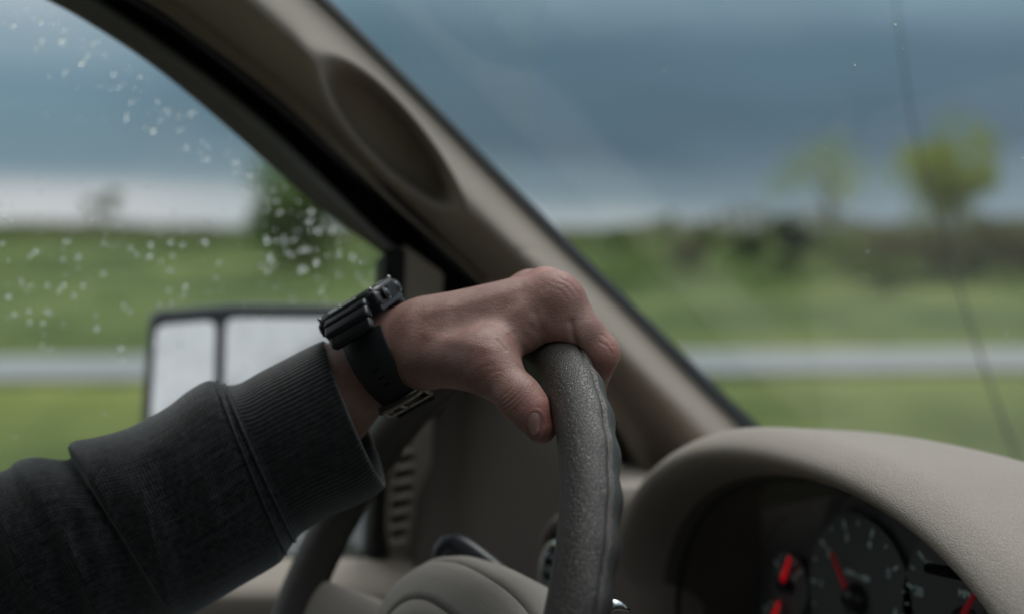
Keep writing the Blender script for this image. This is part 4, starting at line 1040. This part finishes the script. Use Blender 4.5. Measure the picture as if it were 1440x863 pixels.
for i, (tx, ty, bx, by, dc, hd) in enumerate(stt):
    cx, cy = (tx + bx) / 2, (ty + by) / 2; hx, hy = (tx - bx) / 2, (ty - by) / 2
    L_ = math.hypot(hx, hy); ax_ = np.array([-hy, hx]) / L_         # along the arm, towards the hand
    if ax_[0] < 0: ax_ = -ax_
    k0 = sstep(0, 14, i)       # cuff mouth: the far lip reaches further to the hand
    cuffz = 1.0 - float(sstep(60, 95, i))
    for j in range(nph2):
        a = 2 * PI * j / nph2      # 0 = top edge, 90 deg = towards the lens
        ca, sa = math.cos(a), math.sin(a)
        x = cx + hx * ca; y = cy + hy * ca
        fl = fold(i, sa, x, y) * (0.25 + 0.75 * (1 - cuffz)) * (0.4 + 0.6 * abs(sa)) * float(sstep(0, 20, i))
        px_, py_ = x + hx / L_ * 0, y
        dd = dc - (hd + fl * 1.0) * sa * dc / FPX
        # far lip shift
        sh = 10.0 * max(0.0, -sa) * (1 - k0 * 0.6) * float(1 - sstep(20, 60, i)) + 5 * ca * ca * 0
        bow = -7.0 * max(0, sa) * float(1 - sstep(0, 90, i))      # mouth curve bows in on the near side
        x += ax_[0] * (sh + bow); y += ax_[1] * (sh + bow)
        G[i, j] = P(x, y, dd)
# which rows are cuff
ncuff = int(np.argmin(np.abs(stt[:, 0] - 320)))
lining = []
for t in np.linspace(0, 1, 14)[::-1]:
    k_ = int(t * 45); c = G[k_].mean(0); s_ = 0.935 - 0.02 * t
    lining.append(c + (G[k_] - c) * (s_ if t > 0.02 else 0.97))
sleeve = gridmesh('sleeve', G[ncuff - 1:], M['sleeve'], person, closev=True)
sleeve['label'] = 'baggy charcoal marl sleeve with deep folds'
cuffG = np.concatenate([np.array(lining), G[:ncuff]])
cuff = gridmesh('cuff', cuffG, M['cuff'], person, closev=True)
cuff['label'] = 'ribbed charcoal cuff pushed up above the watch'
for off_i, w_ in ((2, 0.0011), (7, 0.0009)):
    rr2 = G[ncuff + off_i]; cc = rr2.mean(0); tube('cuff_seam', list(cc + (rr2 - cc) * 1.004) + [cc + (rr2[0] - cc) * 1.004], w_, M['cuff'], person, 6, cap=False)

# ================================================================== WRISTWATCH
watch = thing('wristwatch', 'chunky black digital watch strapped on the wrist between cuff and hand', 'watch')
wc = PC(548, 500, .826)
wa = PC(600, 468, .818) - PC(480, 537, .838); wa /= np.linalg.norm(wa)         # along the arm to the hand
w_n = np.array([-0.46, 0.885, -0.10]); w_n -= wa * (w_n @ wa); w_n /= np.linalg.norm(w_n)   # out of the back of the wrist
w_c = np.cross(wa, w_n)
if w_c[2] > 0: w_c = -w_c                                                      # w_c towards the lens
def WW(a, n_, c): return C2W(wc + wa * a + w_n * n_ + w_c * c)
vA, vN, vC = (C2W(v) - EYEV for v in (wa, w_n, w_c))
pxm = 0.826 / FPX
# strap: band of varying width round the wrist
path = []
ctrl = [(62, 78, 17), (36, 80, 17.5), (14, 76, 17), (-8, 66, 16.5)]
angs = np.linspace(math.radians(48), math.radians(360 - 48), 90)    # from the near lug (48) under the wrist to the far lug
rows = []
skinr = 59 * pxm
for a in angs:
    # a measured from w_n towards the lens side
    rN = skinr + 0.0030; rC = skinr + 0.0030
    cN, cC = math.cos(a) * rN, math.sin(a) * rC
    t = abs(math.degrees(a) - 180) / 132.0
    hw = (0.0118 + 0.0018 * t ** 2)
    sh = 0.0015 * math.sin(a)
    th = 0.0017
    row = []
    for sa, sn in ((-1, 0), (-1, 1), (-0.92, 1.25), (0, 1.35), (0.92, 1.25), (1, 1), (1, 0), (0.9, -0.3), (-0.9, -0.3)):
        rN2, rC2 = rN + sn * th, rC + sn * th
        row.append(WW(sa * hw + sh, math.cos(a) * rN2, math.sin(a) * rC2))
    rows.append(row)
sharp(gridmesh('strap', np.array(rows), M['strap'], watch, closev=True), 50)
# case block stack on the back of the wrist
base = skinr
frame_box('case_back', WW(0, base + 0.0030, 0), vA, vC, vN, (0.0195, 0.0185, 0.0022), M['watch'], watch, 0.0008)
frame_box('case', WW(0, base + 0.0085, 0), vA, vC, vN, (0.0215, 0.0200, 0.0045), M['watch'], watch, 0.0030, taper=(0.97, 0.95))
# guard frame (bezel) with a window in it, built as a rounded ring
def rr(t, a, c, e=4.2):
    cc, ss = math.cos(t), math.sin(t); return a * math.copysign(abs(cc) ** (2 / e), cc), c * math.copysign(abs(ss) ** (2 / e), ss)
rows = []
for a_, c_, n_ in ((0.0212, 0.0198, 0.0100), (0.0222, 0.0208, 0.0118), (0.0214, 0.0200, 0.0142), (0.0192, 0.0178, 0.0152), (0.0165, 0.0150, 0.0150), (0.0150, 0.0134, 0.0138), (0.0146, 0.0130, 0.0122)):
    rows.append([WW(*( (lambda q: (q[0], base + n_, q[1]))(rr(t, a_, c_)))) for t in np.linspace(0, 2 * PI, 64, endpoint=False)])
gridmesh('bezel', np.array(rows), M['watch'], watch, closev=True)
frame_box('screen', WW(0, base + 0.0128, 0), vA, vC, vN, (0.0150, 0.0134, 0.0006), M['screen'], watch, None)
frame_box('screen_display', WW(0, base + 0.01345, 0), vA, vC, vN, (0.0110, 0.0070, 0.00012), M['watch_grey'], watch, None)
for sa in (-1, 1):       # grey print strips on the bezel, case screws
    frame_box('print_strip', WW(sa * 0.0176, base + 0.01525, 0.0), vA, vC, vN, (0.0009, 0.0060, 0.0002), M['watch_grey'], watch, None)
    for sc in (-1, 1):
        V = []; 
        bm = bmesh.new(); bmesh.ops.create_uvsphere(bm, u_segments=12, v_segments=8, radius=0.0012); bmesh.ops.translate(bm, vec=Vector(WW(sa * 0.0183, base + 0.0147, sc * 0.0163)), verts=bm.verts[:])
        bm_obj('screw', bm, M['steel'], watch)
for k_, (a_, w_) in enumerate(((-0.0085, 0.0012), (-0.0052, 0.0014), (-0.0018, 0.0010), (0.0012, 0.0013), (0.0045, 0.0014), (0.0078, 0.0010))):
    frame_box('print_mark', WW(a_, base + 0.0149, 0.0186), vA, vC * 0.86 - vN * 0.5, vN * 0.86 + vC * 0.5, (w_, 0.0009, 0.00015), M['watch_grey'], watch, None)
# lugs: two rounded bars stepping from the case down onto the strap, near and far side
for sc in (1, -1):
    for k_, (a0_, nn0, cc0, hw, hh, hl) in enumerate(((0, 0.0092, 0.0212, 0.0150, 0.0036, 0.0030), (0, 0.0048, 0.0252, 0.0152, 0.0038, 0.0034), (0, -0.0010, 0.0278, 0.0142, 0.0040, 0.0030))):
        tl = 0.45 + 0.30 * k_
        az = vN * math.cos(tl) + vC * sc * math.sin(tl); ay = np.cross(az, vA)
        frame_box('lug', WW(a0_, base + nn0, sc * cc0), vA, ay, az, (hw, hh, hl), M['watch'], watch, 0.0024)
# hand-side flank: buttons and a ridged grip
for sc in (-1, 1):
    for sa in (1, -1):
        c0 = WW(sa * 0.0222, base + 0.0080, sc * 0.0095)
        pts = [c0 - vA * sa * 0.002, c0 + vA * sa * 0.0008, c0 + vA * sa * 0.0018, c0 + vA * sa * 0.0019]
        tube('button', pts, [0.0031, 0.0031, 0.0026, 0.0003], M['watch'], watch, 20)
        tube('button_ring', [c0 + vA * sa * 0.0008 + (vN * math.cos(t) + vC * math.sin(t)) * 0.0036 for t in np.linspace(0, 2 * PI, 30)], 0.0005, M['watch_grey'] if False else M['watch'], watch, 6)
for sa in (1, -1):
    for k_ in range(5):
        frame_box('grip_ridge', WW(sa * 0.0222, base + 0.0080, -0.0042 + 0.0021 * k_), vA, vC, vN, (0.0012, 0.0006, 0.0040), M['watch'], watch, 0.0003)
# buckle under the wrist
bn = math.radians(150)
def Bk(a, da, dr):        # position on the strap path at angle bn+da, lifted dr
    aa_ = bn + da; r_ = skinr + 0.0030 + dr
    return WW(a, math.cos(aa_) * r_, math.sin(aa_) * r_)
lp = [Bk(-0.0145, -0.16, 0.002), Bk(-0.0150, 0.10, 0.004), Bk(-0.0145, 0.22, 0.004), Bk(0.0145, 0.22, 0.004), Bk(0.0150, 0.10, 0.004), Bk(0.0145, -0.16, 0.002), Bk(0.0, -0.17, 0.0036), Bk(-0.0145, -0.16, 0.002)]
tube('buckle', lp, 0.0012, M['steel'], watch, 10, cap=False)
tube('buckle_bar', [Bk(-0.0148, -0.15, 0.0042), Bk(-0.006, -0.165, 0.0050), Bk(0.006, -0.165, 0.0050), Bk(0.0148, -0.15, 0.0042)], 0.00155, M['steel'], watch, 12, nn=16)
tube('buckle_tongue', [Bk(-0.0016, 0.20, 0.0042), Bk(-0.0016, 0.0, 0.0052), Bk(-0.0016, -0.18, 0.0056)], 0.0011, M['steel'], watch, 8)
# loose strap tip beyond the buckle
rows = []
for u in np.linspace(0, 1, 14):
    da = -0.10 + 0.62 * u; hw = 0.0096 * math.sqrt(max(0.02, 1 - max(0, (u - 0.8) / 0.2) ** 2)) if u > 0.8 else 0.0096
    row = [Bk(s1 * hw, da, dr + 0.0022 + 0.002 * u) for s1, dr in ((-1, 0), (-0.95, 0.0016), (0.95, 0.0016), (1, 0), (0.9, -0.0004), (-0.9, -0.0004))]
    rows.append(row)
gridmesh('strap_tip', np.array(rows), M['strap'], watch, closev=True)
kp = [Bk(s1 * 0.0128, 0.36, 0.0062 if 0 else dr) for s1, dr in ((-1, -0.001), (-1, 0.006), (1, 0.006), (1, -0.001), (-1, -0.001))]
tube('strap_keeper', kp, 0.0012, M['strap'], watch, 8, cap=False)
for k_ in range(3):       # strap holes
    aa_ = math.radians(92 + 10 * k_); r_ = skinr + 0.0030 + 0.0017 * 1.42
    frame_box('strap_hole', WW(0.0015, math.cos(aa_) * r_, math.sin(aa_) * r_), vA, vN * -math.sin(aa_) + vC * math.cos(aa_), vN * math.cos(aa_) + vC * math.sin(aa_), (0.0022, 0.0007, 0.0001), M['watch_grey'] if False else M['void'], watch, None)

# ================================================================== RAINDROPS
def drops(name, spots, placer, normal, m, label):
    V = []; F = []; ns, nr_ = 14, 5
    for (a, b, rad, fl, sx) in spots:
        c, tx, tz, nz_ = placer(a, b)
        i0 = len(V)
        V.append(c + nz_ * rad * fl)
        for k_ in range(1, nr_ + 1):
            t = k_ / nr_ * PI / 2
            for j in range(ns):
                q = 2 * PI * j / ns
                V.append(c + (tx * math.cos(q) * sx + tz * math.sin(q)) * rad * math.sin(t) + nz_ * rad * fl * math.cos(t))
        for j in range(ns): F.append((i0, i0 + 1 + j, i0 + 1 + (j + 1) % ns))
        for k_ in range(nr_ - 1):
            for j in range(ns):
                p0 = i0 + 1 + k_ * ns; F.append((p0 + j, p0 + ns + j, p0 + ns + (j + 1) % ns, p0 + (j + 1) % ns))
        F.append(tuple(i0 + 1 + (nr_ - 1) * ns + j for j in range(ns))[::-1])
    o = mesh(name, V, F, m); tag(o, label, kind='stuff'); return o
nside = np.array([-1.0, 0, -0.35]); nside /= np.linalg.norm(nside)
def pl_side(px, py):
    c = SIDE(px, py, -0.0222) + nside * 0.0003
    ty = np.array([0, 1.0, 0]); tz = np.cross(ty, nside); tz /= np.linalg.norm(tz); return c, -ty, tz, nside
spots = []
def edge_y(px): return float(np.interp(px, [p[0] for p in GE], [p[1] for p in GE]))
big = [(115, 88, 9), (160, 103, 7), (166, 122, 6), (184, 143, 6), (216, 183, 9), (178, 166, 7), (238, 160, 5), (268, 160, 7), (253, 182, 6), (292, 222, 8), (262, 207, 7), (333, 228, 8), (352, 246, 7), (20, 35, 7), (58, 30, 7), (58, 58, 6), (90, 55, 6),
       (376, 338, 8), (380, 361, 9), (377, 379, 6), (400, 341, 6), (424, 352, 7), (432, 350, 7), (445, 368, 9), (448, 325, 7), (467, 325, 7), (410, 358, 6), (430, 378, 5), (496, 360, 8), (423, 380, 7), (49, 353, 7), (110, 360, 7), (212, 343, 7),
       (240, 340, 7), (257, 343, 6), (288, 338, 6), (89, 400, 7), (104, 415, 6), (261, 402, 7), (136, 460, 7), (68, 437, 6), (60, 453, 6), (41, 436, 6), (42, 452, 6), (170, 487, 7), (174, 502, 6), (12, 416, 7), (117, 401, 6), (183, 348, 6), (210, 360, 7)]
for x, y, r_ in big: spots.append((x, y, r_ * 0.00030, 0.55, 1.0))
for i in range(90):
    px = rg.uniform(-60, 500); off_ = abs(rg.normal()) * 26 + 8
    spots.append((px - off_ * 0.5, edge_y(px) + off_, rg.uniform(2.0, 5.5) * 0.00030, 0.5, 1.0))
for i in range(130):
    px, py = rg.uniform(-120, 540), rg.normal(375, 55)
    if py < edge_y(px) + 8: continue
    spots.append((px, py, rg.uniform(1.8, 5.5) * 0.00030, 0.55, 1.0))
for i in range(46):
    px, py = rg.normal(420, 75), rg.normal(340, 45)
    if py < edge_y(px) + 6 or px > 535: continue
    spots.append((px, py, rg.uniform(2.5, 6) * 0.00030, 0.55, 1.0))
for i in range(420):
    px, py = rg.uniform(-300, 540), rg.uniform(0, 780)
    if py < edge_y(px) + 8: continue
    spots.append((px, py, rg.uniform(1.0, 2.2) ** 1.8 * 0.00030, 0.5, 1.0))
spots = [(a, b, r_ * (0.72 if b < 235 else 0.88), 0.21, sx) for a, b, r_, f_, sx in spots]
drops('raindrops', spots, pl_side, nside, M['water'], 'raindrops scattered over the outside of the door window')
def pl_ws(q, z_):
    c = ws(q, z_, -0.005); e1 = ws(q + 0.01, z_, -0.005) - c; e2 = ws(q, z_ + 0.01, -0.005) - c
    e1 /= np.linalg.norm(e1); nz_ = np.cross(e1, e2); nz_ /= np.linalg.norm(nz_)
    if nz_[1] < 0: nz_ = -nz_
    return c + nz_ * 0.0003, e1, np.cross(nz_, e1), nz_
sp2 = [(rg.uniform(-0.97, 0.4), rg.uniform(-0.25, 0.28), rg.uniform(0.0004, 0.0013), 0.5, 1.0) for _ in range(150)]
drops('raindrops', sp2, pl_ws, None, M['water'], 'few fine raindrops on the outside of the windshield')
print('hub px', PR(wpt(0, 0.06, H0 + 0.03)), 'wheel top', PR(wpt(0, WR, 0)))
